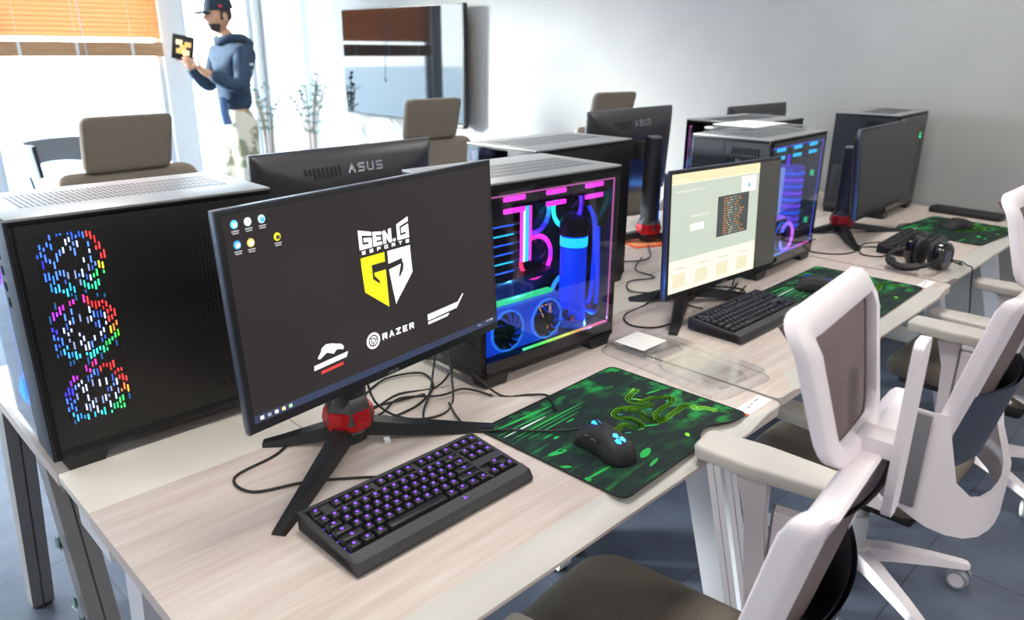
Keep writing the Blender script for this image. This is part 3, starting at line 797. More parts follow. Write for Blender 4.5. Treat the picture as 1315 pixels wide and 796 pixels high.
# ---- picture on the front monitor
def sm(name, col, es=1.): return mat(name, '050505', .4, emit=col, es=es)
Wt, Ye, Rd = sm('pixel_white', 'ffffff', .9), sm('pixel_yellow', 'e6dd1a', .95), sm('pixel_red', 'd8403c', .8)
def on(pl, so, name, build, d=.0010, label=None):
    mb = M(); build(mb, lambda q: (q[0], -d, q[1])); o = mb.obj(name, None, so, smooth=0, label=label)
    return o
def tb(mb, f):
    flat(mb, f, [(-.272, -.1525), (.2745, -.1525), (.2745, -.1400), (-.272, -.1400)], sm('pixel_taskbar', '323a52', .75))
on(pl1, scr1, 'taskbar', tb, .0008)
def tbi(mb, f):
    for k, c in enumerate(('ffffff', '8d97ad', 'e8e8e8', 'ffd89a', '9fe0a0')):
        x = -.262+k*.0125; flat(mb, f, [(x, -.149), (x+.006, -.149), (x+.006, -.1435), (x, -.1435)], sm('pixel_'+c, c, .9))
    text2(mb, f, '1:14', .246, -.1455, .0045, .018, m=Wt, th=.22)
    text2(mb, f, 'TI.', .222, -.1475, .003, .014, m=Wt, th=.25)
on(pl1, scr1, 'taskbar_icons', tbi)
for k, (x, y, c1, c2) in enumerate(((-.255, .147, '5fc8f0', 'dff3ff'), (-.234, .147, 'e8eef2', 'b8c4cc'), (-.212, .147, 'bfe6ff', '3aa8e8'), (-.255, .118, '4aa6e0', 'd8f0ff'), (-.234, .117, 'f0d870', 'f2f2f2'), (-.191, .117, 'e6d82a', '3a3a3a'))):
    def ic(mb, f, x=x, y=y, c1=c1, c2=c2):
        flat(mb, f, [(x+.0058*math.cos(a*PI/6), y+.0062*math.sin(a*PI/6)) for a in range(12)], sm('pixel_'+c1, c1, .9))
        f2 = lambda q: (f(q)[0], f(q)[1]-.0002, f(q)[2])
        flat(mb, f2, [(x-.002, y-.004), (x+.004, y-.004), (x+.004, y+.002), (x-.002, y+.002)], sm('pixel_'+c2, c2, .9))
        for j in range(2): flat(mb, f2, [(x-.006+j*.001, y-.0102-j*.0032), (x+.006-j*.001, y-.0102-j*.0032), (x+.006-j*.001, y-.0088-j*.0032), (x-.006+j*.001, y-.0088-j*.0032)], sm('pixel_caption', 'c8c8c8', .7))
    on(pl1, scr1, 'desktop_icon', ic)
def logo(mb, f):
    cx = .0085
    def g(q):       # letters grow taller towards both ends
        x, y = q; k = abs(x-cx)/.054; return f((x, .0645+(y-.0645)*(.80+.42*k**1.6)+(.0035*max(0, (x-cx)/.054) if y > .08 else 0)))
    for ch, x0, wd in (('G', -.054, .0265), ('E', -.0250, .0185), ('N', -.0040, .0190), ('.', .0175, .0085), ('G', .0275, .0265)):
        text2(mb, g, ch, cx+x0, .0645, .027, wd, th=.25 if ch != '.' else .20, m=Wt)
    text2(mb, f, 'ESPORTS', cx-.050, .0560, .0060, .103, gap=1.1, th=.30, m=Wt)
    S_ = lambda pts, m_: flat(mb, f, [(cx-.054+x*.000172, .0500-y*.000172*1.18) for x, y in pts], m_)
    # left half, yellow, as facets of one broken ring
    T = lambda pts, m_: flat(mb, f, [(cx+x*.001, .051+y*.001) for x, y in pts], m_)
    T([(-54, 0), (-4, 0), (-4, -16), (-54, -16)], Ye); T([(-54, -16), (-33, -16), (-33, -52), (-52, -58)], Ye)
    T([(-52, -58), (-33, -40), (-4, -64), (-4, -96)], Ye); T([(-19, -52), (-4, -64), (-4, -30), (-29, -30), (-29, -35), (-19, -46)], Ye)
    # right half, white
    T([(3, 0), (54, 0), (54, -16), (3, -22)], Wt); T([(54, -14), (34, -16), (34, -26), (55, -48)], Wt); T([(55, -48), (38, -22), (34, -40), (12, -94)], Wt); T([(34, -40), (24, -52), (8, -70), (12, -96)], Wt)
    T([(3, -32), (30, -28), (24, -46), (24, -56), (8, -70)], Wt)
on(pl1, scr1, 'shield_logo', logo, label='yellow and white shield logo with block lettering')
def puma(mb, f):
    pts = [(-.150, -.088), (-.143, -.080), (-.140, -.074), (-.132, -.070), (-.120, -.072), (-.110, -.076), (-.103, -.078), (-.098, -.084), (-.100, -.089), (-.106, -.086), (-.113, -.085), (-.119, -.090), (-.125, -.087), (-.132, -.084), (-.138, -.087), (-.146, -.091)]
    flat(mb, f, pts, Wt)
    flat(mb, f, [(-.159, -.1065), (-.095, -.1035), (-.091, -.0950), (-.158, -.0985)], Wt)
    f2 = lambda q: (f(q)[0], f(q)[1]-.0002, f(q)[2])
    for k in range(8): bar2(mb, f2, (-.152+k*.0075, -.1045), (-.150+k*.0075, -.0985), .0007, sm('pixel_charcoal', '3a3838', .6))
    flat(mb, f, [(-.147, -.1165), (-.103, -.1145), (-.102, -.1095), (-.146, -.1115)], Rd)
on(pl1, scr1, 'sponsor_logo', puma, label='leaping animal mark over a white bar and a red bar')
def razer(mb, f):
    c = (-.037, -.094)
    for k in range(20):
        a0, a1 = 2*PI*k/20, 2*PI*(k+1)/20
        for ra, rb in ((.0145, .0105), (.0080, .0055)):
            if rb == .0055 and k % 7 == 0: continue
            mb.quad(*[f((c[0]+r_*math.cos(a), c[1]+r_*math.sin(a))) for r_, a in ((ra, a0), (ra, a1), (rb, a1), (rb, a0))], m=Wt)
    flat(mb, f, [(c[0]-.003, c[1]-.003), (c[0]+.003, c[1]-.003), (c[0]+.003, c[1]+.003), (c[0]-.003, c[1]+.003)], Wt)
    text2(mb, f, 'RAZER', -.017, -.0995, .0115, .073, gap=.45, th=.24, m=Wt)
on(pl1, scr1, 'sponsor_logo', razer, label='round mark followed by spaced capital letters')
def hyb(mb, f):
    flat(mb, f, [(.091, -.096), (.160, -.0925), (.166, -.0815), (.091, -.0845)], Wt)
    flat(mb, f, [(.091, -.1035), (.141, -.1015), (.146, -.0965), (.091, -.0985)], Wt)
    flat(mb, f, [(.157, -.0925), (.166, -.0925), (.186, -.070), (.184, -.0685), (.170, -.0815), (.160, -.0815)], Wt)
    f2 = lambda q: (f(q)[0], f(q)[1]-.0002, f(q)[2])
    for k in range(8): bar2(mb, f2, (.096+k*.008, -.0935), (.099+k*.008, -.0855), .0007, sm('pixel_charcoal', '3a3838', .6))
on(pl1, scr1, 'sponsor_logo', hyb, label='white slanted word bar with a rising tail')
# ---- picture on the middle monitor
def web(mb, f):
    pg = lambda a, b_, c, d, col, e=1.: flat(mb, f, [(a, b_), (c, b_), (c, d), (a, d)], sm('web_'+col, col, e))
    pg(-.272, -.1525, .157, .160, 'e9e4cc', .80)
on(pl2, scr2, 'web_page', web, .0008)
def web2(mb, f):
    pg = lambda a, b_, c, d, col, e=1.: flat(mb, f, [(a, b_), (c, b_), (c, d), (a, d)], sm('web_'+col, col, e))
    pg(-.272, .135, .157, .160, 'd8c9a2', .85); pg(-.262, .139, -.20, .146, 'efe6c8', .8)
    pg(-.272, -.066, .157, .133, 'b3bcae', .80)
    for k in range(4): pg(-.255+k*.104, -.140, -.195+k*.104, -.102, 'd9d2b4', .75); pg(-.245+k*.104, -.090, -.195+k*.104, -.087, 'c4bda2', .7)
on(pl2, scr2, 'page_sections', web2, .0010)
def web3(mb, f):
    pg = lambda a, b_, c, d, col, e=1.: flat(mb, f, [(a, b_), (c, b_), (c, d), (a, d)], sm('web_'+col, col, e))
    pg(-.056, -.029, .105, .083, '4c5050', .6); pg(-.183, .006, -.120, .024, 'f2efe0', .85); pg(-.183, .042, -.09, .047, 'c8cdbf', .8)
    pg(.063, .085, .140, .128, 'f2f0ea', .85); pg(-.255, .112, -.12, .116, 'c8cdbf', .8)
def web4(mb, f0):
    web3(mb, f0); f = lambda q: (f0(q)[0], f0(q)[1]-.0002, f0(q)[2])
    r_ = random.Random(5)
    for k in range(15):
        x = -.025
        for j in range(4):
            w_ = .008+r_.random()*.02
            if x+w_ < .10: flat(mb, f, [(x, -.024+k*.007), (x+w_, -.024+k*.007), (x+w_, -.021+k*.007), (x, -.021+k*.007)], sm('web_'+('b07a50', 'a8a890', '7d8878')[j % 3], ('b07a50', 'a8a890', '7d8878')[j % 3], .8))
            x += w_+.006
    flat(mb, f, [(.096, .095), (.108, .095), (.108, .107), (.096, .107)], sm('web_5fa0d8', '5fa0d8', .9))
on(pl2, scr2, 'page_boxes', web4, .0012)
# ---------------------------------------------------------------- keyboards
key_m = mat('key_cap', '141417', .45)
kb_m = noise_mat('keyboard_shell', '2c2c30', '313135', 300, .5, bump=.1)
def kb_layout():
    """87 keys: (x, row y, width) in key units; row 0 = top function row"""
    K = []; 
    K.append((0, 0, 1))
    for g, x0 in enumerate((2, 6.5, 11)):
        for i in range(4): K.append((x0+i, 0, 1))
    for i in range(3): K.append((15.25+i, 0, 1))
    for i in range(13): K.append((i, 1.25, 1))
    K.append((13, 1.25, 2))
    K.append((0, 2.25, 1.5)); [K.append((1.5+i, 2.25, 1)) for i in range(12)]; K.append((13.5, 2.25, 1.5))
    K.append((0, 3.25, 1.75)); [K.append((1.75+i, 3.25, 1)) for i in range(11)]; K.append((12.75, 3.25, 2.25))
    K.append((0, 4.25, 2.25)); [K.append((2.25+i, 4.25, 1)) for i in range(10)]; K.append((12.25, 4.25, 2.75))
    x = 0
    for w_ in (1.25, 1.25, 1.25, 6.25, 1.25, 1.25, 1.25, 1.25): K.append((x, 5.25, w_)); x += w_
    for r_ in (1.25, 2.25): [K.append((15.25+i, r_, 1)) for i in range(3)]
    K.append((16.25, 4.25, 1)); [K.append((15.25+i, 5.25, 1)) for i in range(3)]
    return K
U = .0190
def tilt_z(y): return .022+(y+.077)*.075         # top surface rises to the back
key_cache = {}
def key_mesh(w_, kind, gm, gl_):
    k = (w_, kind, gm.name)
    if k in key_cache: return key_cache[k]
    mb = M(); mb.mi(key_m); a = U*w_/2-.0008; b_ = U/2-.0008
    mb.rings([[(x, y, z) for x, y in rrect(-a+s, a-s, -b_+s, b_-s*.8, .0022, 2)] for z, s in ((0, 0), (.0035, .0006), (.0085, .0024), (.0092, .0034))], m=key_m)
    # legend and the light that escapes around the stem
    if kind:
        u = .0021
        mb.box(-u, u, -.001, -.0002, .00935, .0095, m=gm); mb.box(-u, -u+.001, -.001, .003, .00935, .0095, m=gm); mb.box(-u, u, .0024, .0032, .00935, .0095, m=gm); mb.box(u-.001, u, .0008, .0032, .00935, .0095, m=gm)
    o = mb.obj('key', key_m); me = o.data; bpy.data.objects.remove(o)
    key_cache[k] = me; return me
def make_keyboard(label, cx, cy, yaw, gcol, gs, glow_s, group):
    t_ = thing('keyboard', label, 'keyboard', (cx, cy, D), yaw, group)
    gm, gu = led(gcol, gs), led(gcol, glow_s)
    X, Y = .183, .077
    sh = M(); sh.mi(kb_m)
    # wedge shell with a raised border and a sloped front lip
    prof = [(-Y-.006, .002), (-Y-.008, .010), (-Y-.001, .0215), (-Y+.018, tilt_z(-Y+.018)+.004), (-Y+.0185, tilt_z(-Y+.02)-.003), (Y-.012, tilt_z(Y-.012)-.003), (Y-.0115, tilt_z(Y-.01)+.004), (Y-.001, tilt_z(Y)+.002), (Y, .024), (Y, .004)]
    sh.rings([[(x, y, z*(.92 if abs(x) > X-.001 else 1)) for y, z in prof] for x in (-X, -X+.003, X-.003, X)], m=kb_m)
    for s in (-1, 1):
        x0, x1 = (s*X, s*(X-.0075)) if s < 0 else (s*(X-.0075), s*X)
        sh.rings([[(x, -Y+.0, .006), (x, Y-.0005, .006), (x, Y-.0005, tilt_z(Y)+.002), (x, -Y+.0, .0225)] for x in (x0, x1)], m=kb_m)
    sh.obj('case_shell', kb_m, t_, smooth=25)
    kx0, ky0 = -X+.0095, Y-.0140
    zt = lambda y: tilt_z(y)-.003
    # panel between the key blocks
    pm = M()
    for (a, b_, c, d) in ((14.99, 0, 15.25, 6.25), (0, 1.0, 18.25, 1.25), (15.25, 3.26, 18.25, 4.24), (1.02, 0, 1.98, 1.0), (6.02, 0, 6.48, 1), (10.52, 0, 10.98, 1)):
        xa, xb = kx0+a*U, kx0+c*U; ya, yb_ = ky0-b_*U, ky0-d*U
        pm.rings([[(xa, y, zt(y)), (xb, y, zt(y)), (xb, y, zt(y)+.0065), (xa, y, zt(y)+.0065)] for y in (ya, yb_)])
    pm.obj('key_frame', kb_m, t_)
    gl = M(); y0_, y1_ = ky0-.1*U, ky0-6.15*U
    gl.box(kx0-.0035, kx0+.0002, y1_, y0_, zt(y1_)+.0005, zt(y1_)+.001)
    for r_ in (2.25, 3.25, 4.25, 5.25):
        y = ky0-r_*U; gl.box(kx0, kx0+15*U, y-.0006, y+.0006, zt(y)+.0004, zt(y)+.0010)
    gl.obj('key_underglow', gu, t_)
    for i, (x, y, w_) in enumerate(kb_layout()):
        o = bpy.data.objects.new('key' if w_ < 5 else 'space_bar', key_mesh(w_, w_ < 5, gm, gu)); COL.objects.link(o); o.parent = t_
        py = ky0-(y+.5)*U; o.location = (kx0+(x+w_/2)*U, py, zt(py)+.002); o.rotation_euler = (math.atan(.075), 0, 0)
    em = M(); f = lambda p: (p[0], -Y-.001+p[1]*.9, .0218+p[1]*.15)
    for k in range(3): 
        a = PI/2+2*PI*k/3; em.quad(*[(.035*1.0+.004+.004*math.cos(a+q)*s, -Y+.010+.0045*math.sin(a+q)*s, .0262) for q, s in ((-.5, .5), (-.1, 1), (.4, .9), (.9, .35))])
    em.obj('emblem', gm, t_)
    ft = M(); ft.box(-.17, -.14, -Y+.01, -Y+.02, 0, .004); ft.box(.14, .17, -Y+.01, -Y+.02, 0, .004); ft.box(-.17, -.14, Y-.02, Y-.01, 0, .005); ft.box(.14, .17, Y-.02, Y-.01, 0, .005)
    ft.obj('rubber_feet', black, t_)
    pl = M(); pl.cyl((-.01, Y, .014), (-.01, Y+.02, .012), .004, .0025, 10); pl.obj('cable_strain_relief', black, t_)
    return t_
KG = 'compact black mechanical keyboards'
make_keyboard('black keyboard with purple lit keys in front of the logo monitor', .655, .860, rad(.5), '7a45ff', 2.4, 1.6, KG)
make_keyboard('black keyboard with faint blue glow in front of the web page monitor', 1.872, .925, rad(-.5), '2c56c8', .35, .5, KG)
make_keyboard('unlit black keyboard at the far end, partly behind the headset', 3.10, .890, rad(3), '2a3040', .15, .1, KG)

# ---------------------------------------------------------------- mouse mats
pad_m = bpy.data.materials.new('green_camouflage_cloth'); pad_m.use_nodes = True
t = pad_m.node_tree; b = t.nodes['Principled BSDF']; b.inputs['Roughness'].default_value = .75
b.inputs['Specular IOR Level'].default_value = .3
tcn = t.nodes.new('ShaderNodeTexCoord')
def nz(scale, stretch, lo, hi, rot=0):
    mp = t.nodes.new('ShaderNodeMapping'); mp.inputs['Scale'].default_value = stretch; mp.inputs['Rotation'].default_value = (0, 0, rot)
    n = t.nodes.new('ShaderNodeTexNoise'); n.inputs['Scale'].default_value = scale; n.inputs['Detail'].default_value = 5
    r = t.nodes.new('ShaderNodeMapRange'); r.inputs[1].default_value = lo; r.inputs[2].default_value = hi
    t.links.new(tcn.outputs['Object'], mp.inputs[0]); t.links.new(mp.outputs[0], n.inputs['Vector']); t.links.new(n.outputs[0], r.inputs[0]); return r
sxy = t.nodes.new('ShaderNodeSeparateXYZ'); t.links.new(tcn.outputs['Object'], sxy.inputs[0])
def rng(sock, a, b_):
    r = t.nodes.new('ShaderNodeMapRange'); r.inputs[1].default_value = a; r.inputs[2].default_value = b_; t.links.new(sock, r.inputs[0]); return r.outputs[0]
def mth(op, a, b_):
    m_ = t.nodes.new('ShaderNodeMath'); m_.operation = op
    for i, x in enumerate((a, b_)):
        if isinstance(x, (int, float)): m_.inputs[i].default_value = x
        else: t.links.new(x, m_.inputs[i])
    m_.use_clamp = op in ('MULTIPLY', 'ADD'); return m_.outputs[0]
blotch = nz(16, (1, 1.6, 1), .5, .66).outputs[0]
streak = nz(9, (.6, 7, 1), .56, .72, .0).outputs[0]
edgeR = mth('ADD', rng(sxy.outputs['X'], .06, .2), rng(sxy.outputs['Y'], .10, .17))
edgeL = mth('MULTIPLY', rng(sxy.outputs['X'], -.08, -.2), 1.0)
fac = mth('ADD', mth('MULTIPLY', blotch, mth('ADD', mth('MULTIPLY', edgeR, .75), .10)), mth('MULTIPLY', streak, mth('ADD', mth('MULTIPLY', edgeL, .55), .12)))
r = t.nodes.new('ShaderNodeValToRGB')
for p_, c_ in ((0, '122322'), (.25, '0f3a2b'), (.6, '0c7a3c'), (1, '1fb04c')):
    e = r.color_ramp.elements[0] if p_ == 0 else (r.color_ramp.elements[1] if p_ == 1 else r.color_ramp.elements.new(p_)); 
    e.position = p_; e.color = (*lin(c_), 1)
t.links.new(fac, r.inputs[0]); t.links.new(r.outputs[0], b.inputs['Base Color'])
pad_edge = mat('mat_rubber_edge', '0c1110', .7)
g_br = mat('print_lime', '86e030', .7); g_gr = mat('print_green', '14b04a', .7); g_wh = mat('print_pale_green', 'cfeee0', .7); g_dk = mat('print_dark', '10201f', .75); g_dk2 = mat('print_deep_green', '2a6a24', .75); g_te = mat('print_teal', '1c8f86', .7)
def make_pad(label, cx, cy, yaw, lift, group, W_=.440, H_=.350):
    t_ = thing('mouse_mat', label, 'mouse mat', (cx, cy, D), yaw, group)
    X, Y = W_/2, H_/2
    def zf(x, y):     # lies flat; the user-side edge of the first one ripples up where the chair arm nudges it
        if not lift: return .0015
        e = max(0, (-y-Y+.10)/.10); return .0015+lift*e*e*math.exp(-((x-.10)/.055)**2)
    def shape(x, y):
        if lift: y = y+.014*max(0, (-y)/Y)*math.exp(-((x-.09)/.05)**2)*2
        return x, y
    nx, ny = 44, 34; pm = M(); pm.mi(pad_m); rc = .018
    def pt(i, j, dz=.003):
        x = -X+2*X*i/nx; y = -Y+2*Y*j/ny
        ax, ay = abs(x)-(X-rc), abs(y)-(Y-rc)
        if ax > 0 and ay > 0:
            l_ = math.hypot(ax, ay)
            if l_ > rc: x = math.copysign(X-rc+ax/l_*rc, x); y = math.copysign(Y-rc+ay/l_*rc, y)
        x, y = shape(x, y); return (x, y, zf(x, y)+dz-.0015)
    pm.grid([[pt(i, j) for i in range(nx+1)] for j in range(ny+1)], pad_m)
    pm.grid([[pt(i, j, .0015) for i in range(nx+1)] for j in range(ny+1)], pad_edge)
    border = [(i, 0) for i in range(nx)]+[(nx, j) for j in range(ny)]+[(nx-i, ny) for i in range(nx)]+[(0, ny-j) for j in range(ny)]
    bt_ = [Vector(pt(i, j)) for i, j in border]
    pm.tube(bt_, .0018, 6, pad_edge, closed=True, smooth=False)
    f = lambda q, d=.0008: (*shape(q[0], q[1]), zf(*shape(q[0], q[1]))+.0015+d)
    # three entwined snakes drawn in lime lines
    sn = pm
    def curve(P, w_, m_, d):
        P = catmull([Vector(p).to_3d() for p in P], 6)
        for a, b_ in zip(P, P[1:]): bar2(sn, lambda q: f(q, d), (a.x, a.y), (b_.x, b_.y), w_, m_)
    C1 = [(0.153, 0.059), (0.126, 0.052), (0.101, 0.043), (0.095, 0.026), (0.112, 0.013), (0.138, 0.01), (0.156, -0.003), (0.171, -0.018), (0.16, -0.031), (0.134, -0.038), (0.11, -0.04), (0.085, -0.046), (0.066, -0.061), (0.069, -0.072), (0.089, -0.076), (0.118, -0.071), (0.146, -0.064), (0.164, -0.063), (0.168, -0.077), (0.163, -0.09), (0.179, -0.097), (0.183, -0.122)]
    C2 = [(-0.045, -0.022), (-0.021, -0.021), (-0.002, -0.021), (0.0, -0.039), (0.007, -0.051), (0.022, -0.046), (0.03, -0.029), (0.028, -0.01), (0.015, 0.005), (0.02, 0.021), (0.043, 0.028), (0.065, 0.02), (0.084, 0.005), (0.099, -0.006), (0.115, -0.009)]
    C3 = [(0.055, 0.016), (0.064, -0.002), (0.066, -0.018), (0.054, -0.036), (0.051, -0.054), (0.054, -0.066), (0.07, -0.078), (0.088, -0.08)]
    def offset(P, o):
        Q = catmull([Vector(p).to_3d() for p in P], 6); out_ = []
        for k, q_ in enumerate(Q):
            a, b_ = Q[max(0, k-1)], Q[min(len(Q)-1, k+1)]; tg = (b_-a).normalized(); out_.append(q_+Vector((-tg.y, tg.x, 0))*o)
        return out_
    for C in (C1, C2, C3):
        curve(C, .0110, g_dk2, .0004)
        for o_, w_ in ((-.0060, .0030), (.0060, .0030), (0, .0016)):
            Q = offset(C, o_)
            for a, b_ in zip(Q, Q[1:]): bar2(sn, lambda q: f(q, .0010), (a.x, a.y), (b_.x, b_.y), w_, g_br)
    for x, y in [(0.134, 0.048), (0.104, 0.036), (0.154, -0.025), (0.091, -0.021), (0.028, 0.013), (0.092, -0.084), (0.008, -0.055), (-0.024, -0.045), (0.139, -0.047), (0.16, -0.091)]: bar2(sn, lambda q: f(q, .0009), (x-.004, y+.002), (x+.003, y-.002), .0045, g_te)
    bar2(sn, f, (.151, .063), (.128, .058), .004, g_br); bar2(sn, f, (.110, .035), (.118, .018), .004, g_br)
    st = pm; r_ = random.Random(11)
    for (x0, y0, x1, y1, w_, m_) in ((-.205, .150, -.03, .142, .006, g_gr), (-.215, .130, -.05, .128, .003, g_gr), (-.210, .118, -.085, .118, .0045, g_wh), (-.20, .102, .02, .104, .004, g_gr), (-.20, .092, .0, .094, .0022, g_gr), (-.18, .080, -.02, .083, .003, g_gr), (-.16, .060, -.13, .060, .004, g_gr), (-.075, .070, -.05, .071, .005, g_gr),
        (-.200, .012, -.160, .000, .013, g_gr), (-.165, .005, -.175, .012, .010, g_gr), (-.215, -.03, -.200, -.045, .008, g_gr), (-.212, -.09, -.150, -.094, .006, g_gr), (-.222, -.096, -.205, -.088, .012, g_gr), (-.085, -.118, -.045, -.108, .016, g_gr), (-.10, -.146, -.065, -.140, .007, g_gr), (-.145, .045, -.130, .045, .007, g_gr), (.045, -.150, .055, -.142, .012, g_br), (.02, -.05, .05, -.075, .005, g_gr), (.150, .030, .195, .020, .006, g_gr), (.16, -.09, .19, -.10, .005, g_gr)):
        # brushed marks: thin lens shapes
        a, b_ = Vector((x0, y0)), Vector((x1, y1)); d_ = b_-a; n_ = Vector((-d_.y, d_.x)).normalized(); N = 10
        for k in range(N):
            u0, u1 = k/N, (k+1)/N; h0, h1 = [max(.05, math.sin(PI*u))**.5*w_/2 for u in (u0, u1)]
            st.quad(*[f(p, .0003) for p in (a+d_*u0-n_*h0, a+d_*u1-n_*h1, a+d_*u1+n_*h1, a+d_*u0+n_*h0)], m=m_)
    pm.obj('cloth', pad_m, t_, smooth=60)
    return t_
PG = 'green patterned mouse mats with snake print'
make_pad('green and black mouse mat nearest the camera, under the mouse with the blue lit emblem', 1.120, .808, rad(1.5), .010, PG)
make_pad('green and black mouse mat in the middle of the row, behind the foremost chair headrest', 2.340, .850, rad(1), 0, PG)
make_pad('green and black mouse mat at the far end below the black bar', 3.555, .865, rad(-5), 0, PG)

# ---------------------------------------------------------------- mice
def make_mouse(label, cx, cy, yaw, col, s, wheel, group):
    t_ = thing('computer_mouse', label, 'mouse', (cx, cy, D+.0045), yaw, group)
    rows = []
    N = 16
    for i in range(N+1):
        u = i/N; y = -.0635+.127*u
        w_ = (.0355-.0075*math.sin(PI*min(1, u*1.05))**2)*(min(1, .12+u/.22)**.55 if u < .22 else (1 if u < .93 else 1-(u-.93)*2.6))
        h = .012+.032*math.sin(PI*(.12+.78*(1-u)**.85))**.9 if 0 < u < 1 else .008
        h *= (min(1, u/.10)**.5 if u < .10 else 1); h = max(h, .006)
        if u > .93: h *= 1-(u-.93)*3
        row = []
        for j in range(21):
            a = PI*j/20; c_, s_ = math.cos(a), math.sin(a)
            row.append((w_*math.copysign(abs(c_)**.62, c_)*(1+.06*(s_ < .35)), y, .001+h*(s_**.75)))
        rows.append(row)
    b_ = M(); b_.rings(rows); b_.obj('body', black_soft, t_, smooth=60)
    zt = lambda y: .001+(.012+.032*math.sin(PI*(.12+.78*(1-(y+.0635)/.127)**.85))**.9)
    sp = M(); sp.tube([(0, y, zt(y)+.0003) for y in (.010, .03, .045, .058)], .0008, 6); sp.obj('button_gap', vent_hole, t_)
    wh = M(); wh.cyl((-.0035, .036, zt(.036)-.003), (.0035, .036, zt(.036)-.003), .0095, seg=20); wo = wh.obj('scroll_wheel', mat('wheel_rubber', '202226', .7), t_)
    if wheel:
        r_ = M()
        for x in (-.0042, .0036): r_.cyl((x, .036, zt(.036)-.003), (x+.0006, .036, zt(.036)-.003), .0092, seg=20)
        r_.obj('wheel_light', led(col, s), wo)
    sb = M()
    for y0, y1 in ((-.002, .016), (.018, .034)): sb.tube([(-.0285, y0, .026), (-.0285, (y0+y1)/2, .027), (-.0282, y1, .025)], .0022, 6)
    sb.obj('side_button', charcoal, t_)
    em = M()
    for k in range(3):
        a = PI/2+2*PI*k/3
        P = [(.0125*math.cos(a+q)*s2, -.030+.0150*math.sin(a+q)*s2) for q, s2 in ((-.9, .25), (-.45, .9), (.1, 1), (.75, .85), (1.0, .25))]
        em.quad(*[(x, y, zt(y)+.0012-abs(x)*.10) for x, y in P])
    em.obj('emblem', led(col, s), t_)
    return t_
MOG = 'black corded mice'
make_mouse('black mouse with glowing blue emblem on the nearest green mat', 1.012, .748, rad(-12), '1f9bff', 2.2, True, MOG)
make_mouse('dark mouse on the middle green mat, its wheel glowing faint blue', 2.285, .905, rad(20), '1b3fb0', .5, True, MOG)
make_mouse('unlit black mouse on the far green mat', 3.585, .865, rad(60), '15181c', .1, False, MOG)
